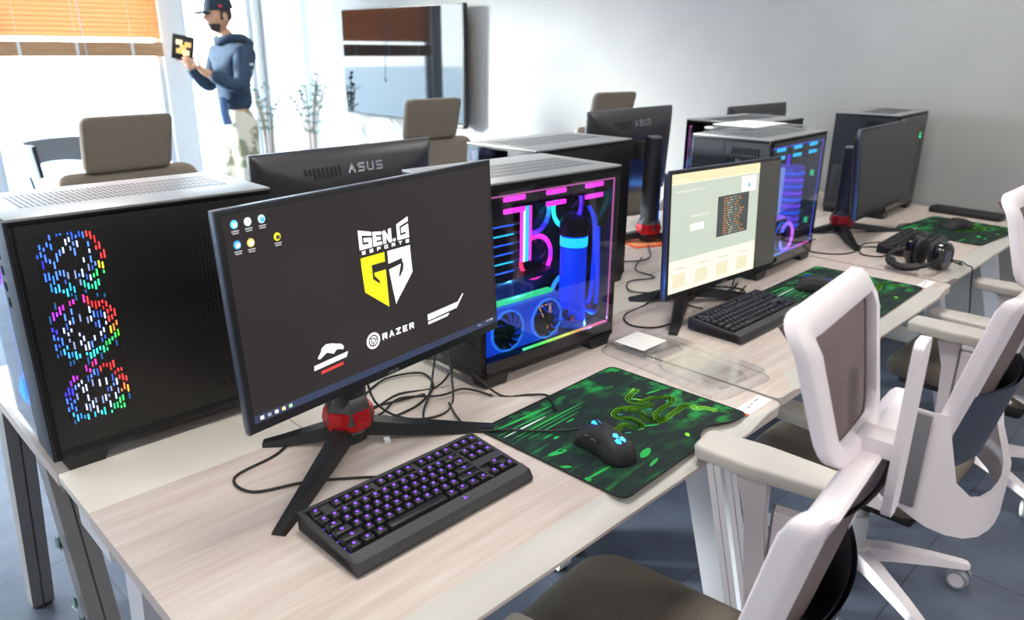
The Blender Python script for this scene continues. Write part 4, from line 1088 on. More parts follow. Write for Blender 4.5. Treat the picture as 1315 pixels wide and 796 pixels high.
# ---------------------------------------------------------------- chairs
def make_chair(label, loc, rz, base_rot, group, seat_z=.45, front=False, arm_dz=0., arm_dy=0.):
    """local: faces +y, origin on the floor under the gas column"""
    t_ = thing('office_chair', label, 'chair', loc, rz, group)
    dz = seat_z-.45
    if not isinstance(arm_dz, tuple): arm_dz, arm_dy = (arm_dz, arm_dz), (arm_dy, arm_dy)
    ADZ, ADY = arm_dz, arm_dy
    # seat
    s = M(); rows = []
    def outline(e): return [Vector(p) for p in rrect(-.228+e, .228-e, -.215+e, .255-e, .075, 6)]
    for z, e in ((-.075, .03), (-.065, .008), (-.045, .0), (-.022, .0), (-.008, .010), (-.001, .03), (.0, .07)):
        rows.append([(p.x, p.y, seat_z+z-.012*max(0, (p.y-.12)/.13)**2) for p in outline(e)])
    s.rings(rows); s.obj('seat', fabric, t_, smooth=60)
    u = M(); u.box(-.20, .20, -.18, .20, seat_z-.095, seat_z-.070, .01); u.obj('seat_pan', black_soft, t_)
    u = M(); u.box(-.075, .075, -.16, .10, seat_z-.165, seat_z-.095, .02); u.box(-.03, .03, -.28, -.14, seat_z-.15, seat_z-.11, .01)
    uo = u.obj('tilt_mechanism', black, t_)
    lv = M(); lv.tube([(.07, .02, seat_z-.125), (.16, .03, seat_z-.125), (.21, .03, seat_z-.12)], .006); lv.box(.20, .26, .015, .045, seat_z-.126, seat_z-.114, .004); lv.obj('lever', black, uo)
    g = M(); g.cyl((0, 0, .10), (0, 0, .22), .030, .030); g.cyl((0, 0, .22), (0, 0, seat_z-.16), .016); g.obj('gas_column', mat('column_white', 'd8d8dc', .35), t_)
    # five spoke base
    bs = M(); bs.lathe([(.001, .075), (.048, .075), (.052, .10), (.042, .125), (.001, .13)], (0, 0, 0), 20); bo = bs.obj('base_hub', chairw, t_)
    for k in range(5):
        a = base_rot+2*PI*k/5; d_ = Vector((math.cos(a), math.sin(a), 0)); q = Vector((-d_.y, d_.x, 0)); rg = []
        for r_, w_, z1, z2 in ((.03, .026, .122, .078), (.10, .026, .118, .082), (.22, .021, .100, .074), (.31, .017, .082, .064), (.325, .012, .078, .066)):
            c = d_*r_
            rg.append([c+q*w_+Vector((0, 0, z2)), c+q*w_*.75+Vector((0, 0, z1)), c-q*w_*.75+Vector((0, 0, z1)), c-q*w_+Vector((0, 0, z2))])
        l_ = M(); l_.rings(rg); lo = l_.obj('leg', chairw, t_, smooth=30)
        ca = M(); p = d_*.305; ca.mi(caster_m)
        ax = Vector((math.cos(a+.9), math.sin(a+.9), 0))
        ca.cyl(p+Vector((0, 0, .045)), p+Vector((0, 0, .068)), .010, m=caster_m)
        for sgn in (-1, 1):
            c0 = p+ax*sgn*.008+Vector((0, 0, .030)); c1 = p+ax*sgn*.026+Vector((0, 0, .030))
            ca.cyl(c0, c1, .030, .027, 22, m=caster_m); ca.cyl(c1, c1+ax*sgn*.001, .021, .020, 22, m=chairw)
        ca.obj('caster', None, lo)
    # back frame: a broad ring bowed backwards
    ybase = lambda z: -.255-.03*max(0, (z-.9))/.1+.11*max(0, (.95-z)/.5)**1.0
    def yb(x, z): return ybase(z)-.055*(1-(x/.23)**2)
    zt, zb = .975+dz, .47+dz
    outer = round_poly([(-.228, zt), (.228, zt), (.205, zb), (-.205, zb)][::-1], .035, 6)
    # top bar dips in the middle
    def dip(p): return Vector((p.x, p.y-(.022*(1-(p.x/.22)**2) if p.y > zt-.05 else 0)))
    def ring_frame(outl, w_, th, yfun, name, m_, zoff=0):
        outl = [Vector(p) for p in outl]; N = len(outl); rg = []
        for k in range(N):
            a, c, b_ = outl[k-1], outl[k], outl[(k+1) % N]; tg = (b_-a).normalized(); nn = Vector((-tg.y, tg.x))
            if k == 0: 
                cen = sum(outl, Vector((0, 0)))/N; sg = 1 if (cen-c).dot(nn) > 0 else -1
            nn = nn*sg; sec = []
            for (du, dv) in ((0, -.35), (.12, -.5), (.85, -.5), (1, -.3), (1, .3), (.85, .5), (.12, .5), (0, .35)):
                p = dip(c+nn*w_*du) if name == 'back_frame' else c+nn*w_*du
                sec.append((p.x, yfun(p.x, p.y)+th*dv, p.y+zoff))
            rg.append(sec)
        mb = M(); mb.rings(rg, closed=True); return mb.obj(name, m_, t_, smooth=50)
    ring_frame(outer, .040, .034, lambda x, z: yb(x, z-dz), 'back_frame', chairw if not front else chairg)
    rows = []
    for i in range(15):
        z = zb+.03+(zt-.035-zb-.03)*i/14; wx = .175+.018*(i/14)
        rows.append([(x_, yb(x_, z-dz)+.006+.0, z-(.02*(1-(x_/.2)**2) if i == 14 else 0)) for x_ in [-wx+2*wx*j/12 for j in range(13)]])
    bm_ = M(); bm_.grid(rows); bm_.grid([[(x, y+.008, z) for x, y, z in r_] for r_ in rows]); bm_.obj('back_mesh' if not front else 'back_cushion', mesh_m if not front else fabric, t_, smooth=60)
    if front:    # upholstered front of the backrest
        rows = []
        for sc, off in ((1.0, .012), (1.0, .030), (.95, .042), (.8, .046)):
            rows.append([(p.x*sc, yb(p.x*sc, .75)+off*1.0, (zt+zb)/2+(p.y-(zt+zb)/2)*sc) for p in [Vector(q) for q in round_poly([(-.235, zb), (.235, zb), (.24, zt+.005), (-.24, zt+.005)], .05, 5)]])
        rows = [[(x, ybase(z-dz)-.04*(1-(x/.23)**2)+(y-yb(x, .75)), z) for x, y, z in r_] for r_ in rows]
        c = M(); c.rings(rows); c.obj('back_upholstery', fabric, t_, smooth=60)
    # lumbar band
    rows = []
    for z in (.52, .54, .70, .73):
        rows.append([(x, yb(x, z)-.022-.012*math.cos(x/.2*PI/2), z+dz) for x in [-.19+.38*j/14 for j in range(15)]])
    lb = M(); lb.grid(rows); lb.grid([[(x, y+.008, z) for x, y, z in r_] for r_ in rows]); lo = lb.obj('lumbar_support', lumbar_m, t_, smooth=60)
    kn = M(); kn.box(-.205, -.188, -.215, -.200, .60+dz, .63+dz, .003); kn.obj('adjuster', silver, lo)
    # rear yoke: white band that carries the back, upright cheeks at the sides
    def band(P, zlo, zhi, th, name, m_):
        rg = []
        for i, p in enumerate(P):
            a = Vector(P[max(0, i-1)]); b_ = Vector(P[min(len(P)-1, i+1)]); tg = (b_-a).normalized(); nn = Vector((tg.y, -tg.x))
            p = Vector(p); q = p+nn*th
            rg.append([(p.x, p.y, zlo(i)+dz), (q.x, q.y, zlo(i)+dz+.004), (q.x, q.y, zhi(i)+dz-.006), (p.x, p.y, zhi(i)+dz)])
        mb = M(); mb.rings(rg); return mb.obj(name, m_, t_, smooth=40)
    P = [(-.232, -.115), (-.236, -.15), (-.235, -.185), (-.228, -.215), (-.205, -.252), (-.165, -.282), (-.11, -.302), (-.05, -.312), (0, -.314)]
    P = P+[(-x, y) for x, y in P[-2::-1]]; nP = len(P)
    hi = lambda i: (.685 if min(i, nP-1-i) <= 3 else [.685]*4 and {4: .52, 5: .475, 6: .462, 7: .458, 8: .457}[min(i, nP-1-i)])
    lo_ = lambda i: {0: .435, 1: .425, 2: .41, 3: .395, 4: .38, 5: .365, 6: .352, 7: .347, 8: .345}[min(i, nP-1-i)]
    band(P, lo_, hi, -.016, 'rear_yoke', chairw)
    for s_ in (-1, 1):
        c = M(); x = s_*.236
        c.box(min(x, x+s_*.012), max(x, x+s_*.012), -.185, -.105, .44+dz, .68+dz, .005); c.obj('side_cheek', mat('chair_mid_grey', '77757a', .5), t_)
        # arm: strut, upright and pad
        a = M(); xa = s_*.25; arm_dz, arm_dy = ADZ[s_ > 0], ADY[s_ > 0]
        a.rings([[(xa-.011, y-w_, z), (xa+.011, y-w_, z), (xa+.011, y+w_, z), (xa-.011, y+w_, z)] for y, z, w_ in ((-.115, .41+dz, .034), (-.05+arm_dy*.5, .50+dz, .021), (.01+arm_dy, .60+dz+arm_dz*.6, .019), (.025+arm_dy, .674+dz+arm_dz, .030))])
        ao = a.obj('arm_strut', chairw, t_, smooth=30)
        b2 = M(); b2.box(min(xa, s_*.17), max(xa, s_*.17), -.10, -.02, .385+dz, .405+dz, .004); b2.obj('arm_bracket', black, t_)
        pd = M(); rg = []
        for z, e in ((.674, .010), (.678, .002), (.698, .0), (.7035, .0025), (.7045, .006)):
            rg.append([(xa+q[0], q[1]+arm_dy, z+dz+arm_dz) for q in round_poly([(-.036+e, -.135+e), (.036-e, -.135+e), (.048-e, .02), (.040-e, .130-e), (-.040+e, .130-e), (-.048+e, .02)], .014, 4)])
        pd.rings(rg); pd.obj('arm_pad', chairg, t_, smooth=50)
    # head rest on an upright plate
    hz = dz
    pl_ = M(); pl_.rings([[(p[0], y+(-.012 if k else .0), p[1]+hz) for p in round_poly([(-.024, .885), (.024, .885), (.024, 1.125), (-.024, 1.125)], .014, 3)] for k, y in enumerate((-.318, -.318))])
    pl_.bm.verts.ensure_lookup_table(); pl_.obj('headrest_post', chairw, t_, smooth=30)
    jo = M(); jo.box(-.022, .022, -.322, -.272, .965+hz, .990+hz, .004); jo.obj('headrest_joint', chairw, t_)
    def yh(x, z): return -.278+1.1*x*x+.16*max(0, z-.955)+(.5*max(0, z-1.125) if z > 1.125 else 0)
    ho = round_poly([(-.105, .960), (.105, .960), (.158, 1.168), (-.158, 1.168)], .055, 7)
    if not front:
        ring_frame(ho, .028, .020, lambda x, z: yh(x, z), 'headrest_frame', chairw, hz)
        rows = []
        for i in range(11):
            z = .980+(1.150-.980)*i/10; wx = .090+.050*(i/10)
            rows.append([(x_, yh(x_, z)+.010, z+hz) for x_ in [-wx+2*wx*j/12 for j in range(13)]])
        hm = M(); hm.grid(rows); hm.grid([[(x, y+.007, z) for x, y, z in r_] for r_ in rows]); hm.obj('headrest_mesh', mesh_m, t_, smooth=60)
    else:
        rows = []
        ho = round_poly([(-.150, .975), (.150, .975), (.155, 1.165), (-.155, 1.165)], .030, 6)
        for sc, off in ((.94, -.016), (1.0, -.006), (1.0, .012), (.96, .024), (.85, .03)):
            rows.append([((p.x)*sc, yh(p.x*sc*.8, 1.0)+off+.10*(1-((1.165-(1.07+(p.y-1.07)*sc))/.19))**2*.45, 1.07+(p.y-1.07)*sc+hz) for p in ho])
        c = M(); c.rings(rows); c.obj('headrest_cushion', fabric, t_, smooth=60)
    return t_
CHG = 'white framed office chairs along the near desks'
make_chair('foremost white office chair, its mauve mesh headrest in front of the middle green mat', (.905, .560, 0), rad(6), rad(20), CHG, arm_dz=(-.085, .055), arm_dy=(.0, -.085))
make_chair('second white office chair in the row, dark blue lumbar band showing in its back', (1.975, .575, 0), rad(0), rad(-51), CHG, arm_dz=(-.11, .03), arm_dy=(.03, -.10))
make_chair('third white office chair, farthest of the near row, cut by the right picture edge', (2.86, .53, 0), rad(0), rad(-50), CHG, arm_dz=-.05)
CHO = 'brown upholstered office chairs along the opposite desks'
make_chair('brown chair with headrest at the left, behind the big black computer case', (.95, 2.56, 0), PI+rad(6), rad(10), CHO, seat_z=.51, front=True)
make_chair('brown chair with headrest in the middle, in front of the wall television', (2.29, 2.60, 0), PI-rad(4), rad(30), CHO, seat_z=.51, front=True)
make_chair('farthest brown chair with headrest, behind the monitor turned away', (3.42, 2.42, 0), PI-rad(8), rad(50), CHO, seat_z=.51, front=True)

# grey shell seat further back on the left
gs = mat('grey_shell_leather', '7d8187', .55)
lg = thing('lounge_chair', 'grey shell lounge chair far back on the left near the windows', 'chair', (1.66, 6.05, 0), rad(200))
rows = []
for k, z in enumerate((.58, .60, .78, .80)):
    r_ = []
    for j in range(25):
        a = PI*(-.06+1.12*j/24); dip_ = .09*math.sin(PI*j/24)**2
        R_ = .36+(.02 if z > .7 else 0); r_.append((R_*math.cos(a), .33*-math.sin(a), z-(dip_ if z < .7 else 0)*-.6))
    rows.append(r_)
s = M(); s.grid(rows); s.grid([[(x*.90, y*.90, z) for x, y, z in r_] for r_ in rows]); s.grid([rows[-1], [(x*.90, y*.90, z) for x, y, z in rows[-1]]]); s.grid([rows[0], [(x*.90, y*.90, z) for x, y, z in rows[0]]]); s.obj('back_shell', gs, lg, smooth=50)
s = M(); s.rings([[(x, y, z) for x, y in rrect(-.28+e, .28-e, -.27+e, .25-e, .09, 5)] for z, e in ((.36, .03), (.375, 0), (.42, 0), (.44, .03))]); s.obj('seat', gs, lg, smooth=50)
for sx_ in (-1, 1):
    for sy_ in (-1, 1):
        c = M(); c.cyl((sx_*.2, sy_*.18, .37), (sx_*.28, sy_*.25, 0), .015, .010, 12); c.obj('leg', mat('leg_steel', '9a9fa5', .3, .8), lg)
for sx_ in (-1, 1): c = M(); c.cyl((sx_*.30, -.08, .40), (sx_*.335, -.08, .60), .012, .012, 10); c.obj('shell_bracket', mat('leg_steel', '9a9fa5', .3, .8), lg)

# ---------------------------------------------------------------- person
pm_ = {}
skin_m = mat('skin', 'c99a7c', .55); hood_m = noise_mat('navy_hoodie', '2b3d52', '34485f', 30, .9)
camo = noise_mat('camouflage_cloth', 'd6d3c6', '8a9078', 9, .9, detail=3, lo=.48, hi=.56)  # cloth tones lightened to imitate flare washing out the legs
cap_m = mat('dark_cap', '18293a', .8); hair_m = mat('dark_hair', '453a36', .8); shoe_m = mat('shoe_white', 'c8c8c8', .6)
# faces local +y; seen from its left side
pr = thing('person', 'person in dark cap, navy hoodie and camouflage trousers holding a tablet by the windows', 'person', (2.52, 5.30, 0), rad(93))
J = {'pelvis': ((0, 0, .95), (.095, .08)), 'waist': ((0, .0, 1.10), (.09, .075)), 'chest': ((0, -.01, 1.30), (.12, .10)), 'uppr': ((0, -.01, 1.40), (.10, .075)), 'neck': ((0, .01, 1.50), .052), 'head0': ((0, .035, 1.57), .055)}
E_ = [('pelvis', 'waist'), ('waist', 'chest'), ('chest', 'uppr'), ('uppr', 'neck'), ('neck', 'head0')]
arm_pts = {}
for s_, n_ in ((-1, 'l'), (1, 'r')):
    up_ = .0 if s_ < 0 else .02
    J['sh'+n_] = ((s_*.165, -.01, 1.41), .055); J['el'+n_] = ((s_*.22, .07, 1.17), .042); J['wr'+n_] = ((s_*.12, .255, 1.28+(.05 if s_ > 0 else 0)), .028)
    J['hp'+n_] = ((s_*.09, 0, .90), .088); J['kn'+n_] = ((s_*.11, .02, .50), .058); J['an'+n_] = ((s_*.115, -.02, .085), .040)
    E_ += [('uppr', 'sh'+n_), ('sh'+n_, 'el'+n_), ('el'+n_, 'wr'+n_), ('pelvis', 'hp'+n_), ('hp'+n_, 'kn'+n_), ('kn'+n_, 'an'+n_)]
    # hand on the same skeleton: palm, four fingers, thumb
    w_ = Vector(J['wr'+n_][0]); d_ = Vector((-s_*.25, .75, .55)).normalized(); sd = Vector((s_*.2, .25, -.95)).normalized()
    J['pm'+n_] = (tuple(w_+d_*.045), (.022, .012)); E_.append(('wr'+n_, 'pm'+n_))
    J['pn'+n_] = (tuple(w_+d_*.078), (.026, .011)); E_.append(('pm'+n_, 'pn'+n_))
    for f_, (o_, L_) in enumerate(((-.026, .068), (-.009, .076), (.009, .072), (.025, .056))):
        b0 = w_+d_*.085+sd*o_; b1 = b0+d_*L_*.5+Vector((-s_*.012, 0, 0)); b2 = b1+(d_*.6+Vector((-s_*.7, 0, 0))).normalized()*L_*.5
        for q_, (p_, r_) in enumerate(((b0, .0088), (b1, .0078), (b2, .0066))): J['f%d%d%s' % (f_, q_, n_)] = (tuple(p_), r_)
        E_ += [('pn'+n_, 'f%d0%s' % (f_, n_)), ('f%d0%s' % (f_, n_), 'f%d1%s' % (f_, n_)), ('f%d1%s' % (f_, n_), 'f%d2%s' % (f_, n_))]
    t0 = w_+d_*.04-sd*.024; t1 = t0+(d_-sd*.9).normalized()*.034; t2 = t1+d_*.028
    for q_, (p_, r_) in enumerate(((t0, .011), (t1, .0095), (t2, .0078))): J['t%d%s' % (q_, n_)] = (tuple(p_), r_)
    E_ += [('pm'+n_, 't0'+n_), ('t0'+n_, 't1'+n_), ('t1'+n_, 't2'+n_)]
body = skin('body', J, E_, skin_m, pr, 1)
# head: shaped ellipsoid joined to the body mesh
hb = M(); rows = []
hc = Vector((0, .055, 1.645))
for i in range(1, 24):
    ph = PI*i/24; z = math.cos(ph); r0 = math.sin(ph); row = []
    for j in range(32):
        a = 2*PI*j/32; x, y = math.cos(a)*r0, math.sin(a)*r0      # y>0 = face
        X_, Y_, Z_ = x*.074, y*.094, z*.118
        if z < -.1: X_ *= 1+.25*z; Y_ *= 1+(.10*z if y > 0 else .45*z)     # jaw narrows, nape moves in
        if y > 0:
            X_ *= 1-.06*y
            nose = math.exp(-((x)/.16)**2-((z+.16)/.17)**2)*(.026 if z < -.02 else .012); Y_ += nose*(y > .5)
            brow = math.exp(-((z-.20)/.10)**2)*.004; Y_ += brow
            eye = math.exp(-((abs(x)-.42)/.16)**2-((z-.05)/.09)**2)*.008; Y_ -= eye
            lips = math.exp(-(x/.3)**2-((z+.48)/.07)**2)*.006; Y_ += lips
            chin = math.exp(-(x/.35)**2-((z+.85)/.15)**2)*.012; Y_ += chin
        row.append((hc.x+X_, hc.y+Y_, hc.z+Z_))
    rows.append(row)
hb.rings(rows)
hd = hb.obj('head_shape', skin_m, None, smooth=80)
bb_ = bmesh.new(); bb_.from_mesh(body.data)
b3 = bmesh.new(); b3.from_mesh(hd.data)
for s_ in (-1, 1):    # ears
    e = bmesh.new(); bmesh.ops.create_uvsphere(e, u_segments=12, v_segments=8, radius=1)
    for v in e.verts: v.co = Vector((s_*.075+v.co.x*.008, .045+v.co.y*.017+.004*v.co.z, 1.635+v.co.z*.030))
    me_ = bpy.data.meshes.new('ear'); e.to_mesh(me_); e.free(); b3.from_mesh(me_)
me_ = bpy.data.meshes.new('tmp'); b3.to_mesh(me_); b3.free(); bb_.from_mesh(me_); bb_.to_mesh(body.data); bb_.free()
for p in body.data.polygons: p.use_smooth = True; p.material_index = 0
bpy.data.objects.remove(hd)
for s_ in (-1, 1):
    c = M(); c.lathe([(.0, -.006), (.005, -.004), (.006, 0), (.005, .004), (.0, .006)], (s_*.031, .139, 1.652), 8, cap=False); c.obj('eye', mat('eye_dark', '201812', .3), pr)
# cropped hair and short beard
hr = M(); rows = []
for i in range(6):
    z = -.25+.9*i/5; row = []
    for j in range(20):
        a = PI*(.92+1.16*j/19); rr_ = math.sqrt(max(.05, 1-z*z))*(1 if z > 0 else 1+.25*z)
        row.append((hc.x+math.cos(a)*rr_*.0775, hc.y+math.sin(a)*rr_*.098, hc.z+z*.118))
    rows.append(row)
hr.grid(rows); hr.obj('hair', hair_m, pr, smooth=60)
bd_ = M(); rows = []
for i in range(5):
    z = -.90+.42*i/4; row = []
    for j in range(15):
        a = PI*(.06+.88*j/14); rr_ = math.sqrt(max(.1, 1-z*z)); Y_ = math.sin(a)*rr_*.094*(1+.10*z)+.003+math.exp(-((z+.85)/.15)**2)*.012*max(0, math.sin(a))**6+.003
        row.append((hc.x+math.cos(a)*rr_*.0765*(1+.25*z), hc.y+Y_, hc.z+z*.118))
    rows.append(row)
bd_.grid(rows); bd_.obj('beard', hair_m, pr, smooth=60)
# cap with peak
cp = M(); rows = []
for i in range(8):
    t_ = i/7; z = .28+.86*math.sin(t_*PI/2); rr_ = math.cos(t_*PI/2)**.75 if i < 7 else .02
    rows.append([(hc.x+math.cos(2*PI*j/24)*.083*max(rr_, .02), hc.y-.004+math.sin(2*PI*j/24)*.104*max(rr_, .02), hc.z+z*.125-.01*math.sin(2*PI*j/24)*(1-t_)) for j in range(24)])
cp.rings(rows); co = cp.obj('cap', cap_m, pr, smooth=60)
pk = M(); rows = []
for i in range(6):
    t_ = i/5; rows.append([(hc.x+(-1+2*j/10)*(.068-.018*t_), hc.y+.075+math.sqrt(max(0, 1-(-1+2*j/10)**2*.8))*.02+t_*.075*math.sqrt(max(0.0, 1-(-1+2*j/10)**2*.85)), hc.z+.022-.010*t_-.014*(-1+2*j/10)**2) for j in range(11)])
pk.grid(rows); pk.grid([[(x, y, z+.004) for x, y, z in r_] for r_ in rows]); pk.obj('peak', cap_m, co, smooth=60)
em = M(); em.box(-.0855, -.083, hc.y+.01, hc.y+.035, hc.z+.045, hc.z+.065, .001); em.obj('badge', mat('badge_red', 'c23a4a', .6), co)
# hoodie
HJ = {'hem': ((0, 0, .99), (.156, .130)), 'w': ((0, 0, 1.12), (.145, .120)), 'c': ((0, -.01, 1.28), (.152, .128)), 'u': ((0, -.015, 1.405), (.118, .092)), 'n': ((0, -.012, 1.475), (.078, .070))}
HE = [('hem', 'w'), ('w', 'c'), ('c', 'u'), ('u', 'n')]
for s_, n_ in ((-1, 'l'), (1, 'r')):
    HJ['s'+n_] = ((s_*.172, -.01, 1.40), .078); HJ['e'+n_] = ((s_*.226, .065, 1.165), .066); HJ['m'+n_] = ((s_*.18, .155, 1.22+(.02 if s_ > 0 else 0)), .050); HJ['w'+n_] = ((s_*.134, .235, 1.265+(.045 if s_ > 0 else 0)), .040)
    HE += [('u', 's'+n_), ('s'+n_, 'e'+n_), ('e'+n_, 'm'+n_), ('m'+n_, 'w'+n_)]
hj = skin('hoodie', HJ, HE, hood_m, pr, 2)
hd2 = M(); hd2.tube([(.0, .075, 1.475), (.075, .03, 1.495), (.085, -.06, 1.50), (.0, -.115, 1.475), (-.085, -.06, 1.50), (-.075, .03, 1.495)], .030, 10, closed=True); hd2.lathe([(.02, -.04), (.075, -.02), (.085, .02), (.06, .05)], (0, -.095, 1.45), 16); hd2.obj('hood', hood_m, hj, smooth=60)
for k, (y, z) in enumerate(((-.01, 1.33), (.0, 1.29), (.02, 1.25), (.10, 1.19), (.14, 1.185))):
    c = M(); c.box(-.262+.01*k, -.24, y-.012, y+.012, z-.008, z+.008, .001); 
    if k < 3: c.obj('sleeve_print', mat('print_white', 'c8d2dc', .7), hj)
    else: c.bm.free()
sh_ = M(); sh_.tube([(-.06, .13, 1.10), (-.10, .145, 1.02), (-.11, .135, .93)], lambda u: .028+.006*u, 8); sh_.obj('hanging_shirt', mat('blue_shirt', '4f6f9c', .8), hj)
TJ = {'b': ((0, 0, 1.08), (.142, .120)), 'p': ((0, 0, .90), (.130, .108))}
TE = [('b', 'p')]
for s_, n_ in ((-1, 'l'), (1, 'r')):
    TJ['h'+n_] = ((s_*.092, 0, .80), .100); TJ['k'+n_] = ((s_*.112, .02, .50), .083); TJ['c'+n_] = ((s_*.116, 0, .27), .072); TJ['a'+n_] = ((s_*.116, -.015, .11), .064)
    TE += [('p', 'h'+n_), ('h'+n_, 'k'+n_), ('k'+n_, 'c'+n_), ('c'+n_, 'a'+n_)]
skin('trousers', TJ, TE, camo, pr, 2)
for s_ in (-1, 1):
    c = M(); c.rings([[(s_*.118+x, y, z) for x, y in round_poly([(-.042+e, -.075+e), (.042-e, -.075+e), (.048-e, .10), (.03-e, .185-e), (-.03+e, .185-e), (-.048+e, .10)], .03, 3)] for z, e in ((0, .002), (.025, 0), (.05, .008), (.075, .022))])
    c.obj('shoe', shoe_m, pr, smooth=60)
# tablet held in both hands
tbm = M(); tbm.box(-.068, .068, -.006, .006, -.078, .078, .004, m=black)
for k, (x, z) in enumerate(((0, 0), (-.025, .03), (.028, .022), (.02, -.03), (-.02, -.025))): tbm.box(x-.020, x+.020, -.0075, -.006, z-.016, z+.016, .002, m=mat('tablet_picture_%d' % (k % 2), ('d9b36a', 'e8d8a8')[k % 2], .5, emit=('d9b36a', 'e8d8a8')[k % 2], es=.5))
to = tbm.obj('tablet', None)
to.matrix_world = Matrix.Translation((2.185, 5.27, 1.435)) @ Matrix.Rotation(rad(-23), 4, 'Z') @ Matrix.Rotation(rad(10), 4, 'Y')
tag(to, 'small dark tablet with a yellow picture, held up in front of the person', 'tablet')

# ---------------------------------------------------------------- plants by the wall
pot_m = mat('pot_pale', 'd9dde0', .5); leaf_m = noise_mat('leaf_blue_green', '5f8486', '86a6a0', 12, .6)
def plant(label, x, y, h, seed):
    t_ = thing('potted_plant', label, 'plant', (x, y, 0), 0, 'plants along the bright wall'); r_ = random.Random(seed)
    c = M(); c.lathe([(.001, 0), (.10, 0), (.13, .26), (.135, .30), (.12, .30), (.11, .27), (.001, .26)], (0, 0, 0), 20, cap=False); c.obj('pot', pot_m, t_)
    st_ = M(); lf = M()
    for k in range(7):
        a = r_.random()*6.28; d_ = .05+r_.random()*.12
        P = [Vector((0.03*math.cos(a), .03*math.sin(a), .26)), Vector((d_*.4*math.cos(a), d_*.4*math.sin(a), h*.65)), Vector((d_*math.cos(a), d_*math.sin(a), h*(.85+.2*r_.random())))]
        st_.tube(P, .005, 6)
        C = catmull(P, 6)
        for q_ in range(5, len(C)):
            for w2 in range(2):
                b_ = r_.random()*6.28; L_ = .06+.05*r_.random(); o_ = C[q_]; u_ = Vector((math.cos(b_), math.sin(b_), .5)).normalized(); v_ = u_.cross(Vector((0, 0, 1))).normalized()
                lf.quad(o_, o_+u_*L_*.5+v_*.018, o_+u_*L_, o_+u_*L_*.5-v_*.018)
    st_.obj('stem', mat('stem_brown', '8a6a4a', .8), t_); lf.obj('foliage', leaf_m, t_, smooth=0)
plant('slender pale potted plant by the bright wall, nearer the window corner', 3.70, 7.15, 1.12, 3)
plant('fuller pale potted plant by the bright wall, nearer the television', 3.72, 6.35, 1.18, 8)
# ---------------------------------------------------------------- small things on the desks
def card(label, cx, cy, yaw, red=True):
    t_ = thing('paper_label', label, 'label', (cx, cy, D), yaw, 'white paper labels at the desk corners')
    c = M(); c.box(-.055, .055, -.017, .017, .0002, .0008); c.obj('paper', mat('label_paper', 'eceaea', .7), t_)
    c = M()
    c.box(-.055, -.046, -.017, -.005, .00085, .0010, m=mat('label_red', 'd8452f', .6)); c.obj('red_corner', None, t_)
    c = M()
    for k, (x, w_) in enumerate(((-.02, .012), (.0, .008), (.02, .016))): c.box(x, x+w_, .0+.003*k, .003+.003*k, .00085, .0010)
    c.obj('printed_marks', mat('label_ink', '8f8a90', .7), t_)
card('white paper label at the right corner of the nearest desk, beside the green mat', 1.392, .652, rad(0))
card('white paper label at the right corner of the middle desk', 2.615, .690, rad(0))
# clear plastic packaging tray with a white card in it
tr = thing('plastic_tray', 'clear plastic packaging tray lying between the nearest mat and the middle keyboard', 'packaging', (1.478, .885, D), rad(-6))
def tray_ring(x0, x1, y0, y1, r, h, name, fl=.006):
    mb = M(); P0 = rrect(x0-fl, x1+fl, y0-fl, y1+fl, r+fl, 5); P1 = rrect(x0, x1, y0, y1, r, 5); P2 = rrect(x0+.006, x1-.006, y0+.006, y1-.006, r, 5)
    mb.rings([[(x, y, .0008) for x, y in P0], [(x, y, .001) for x, y in P1], [(x, y, h) for x, y in P2]], cap=False)
    mb.quad(*[(x, y, h) for x, y in P2]); return mb.obj(name, clear_m, tr, smooth=30)
tray_ring(-.10, .10, -.185, .185, .03, .020, 'tray_shell')
tray_ring(-.070, .060, -.15, .02, .02, .012, 'inner_recess', .002)
tray_ring(-.050, .075, .05, .16, .015, .014, 'small_recess', .002)
cd = M().box(1.43, 1.53, .965, 1.055, D+.0222, D+.0228).obj('paper_card', mat('card_white', 'e8e6e2', .6)); cd.data.transform(Matrix.Identity(4))
tag(cd, 'small blank white card lying on the clear plastic tray', 'card')
# clear plastic sheets and paper on the violet lit case
px, py = 2.470, 1.245
sh1 = M().box(px-.20, px+.12, py-.10, py+.11, D+CH+.003, D+CH+.022, .003).obj('clear_box_lid', clear_m); tag(sh1, 'shallow clear plastic lid lying on the violet lit computer case', 'packaging')
pp = M().box(px-.13, px+.10, py-.04, py+.12, D+CH+.0225, D+CH+.0245, .0005).obj('paper_stack', mat('paper_bright', 'e6e8ec', .6)); pp.data.transform(Matrix.Identity(4)); tag(pp, 'thin stack of white paper on top of the clear lid', 'paper')
# orange leaflet on the opposite desk
ol = M(); ol.box(-.085, .085, -.06, .06, 0, .004, .001, m=mat('leaflet_orange', 'e8623a', .6)); ol.box(-.075, .03, -.045, .03, .0042, .0046, m=mat('leaflet_peach', 'f09a6a', .6))
oo = ol.obj('leaflet', None); oo.location = (2.40, 1.64, D); oo.rotation_euler = (0, 0, rad(-25)); tag(oo, 'orange leaflet on the opposite desk seen between two monitors', 'leaflet')
# black wrist rest against the wall
wr = M(); wr.rings([[(x, y, z) for x, y in rrect(-.045+e, .045-e, -.155+e, .155-e, .02, 4)] for z, e in ((0, .002), (.004, 0), (.020, .0), (.028, .008), (.030, .02))])
wo = wr.obj('wrist_rest', black_soft); wo.location = (3.925, .925, D); wo.rotation_euler = (0, 0, rad(-4)); tag(wo, 'black padded wrist rest at the right wall beyond the far green mat', 'wrist rest')

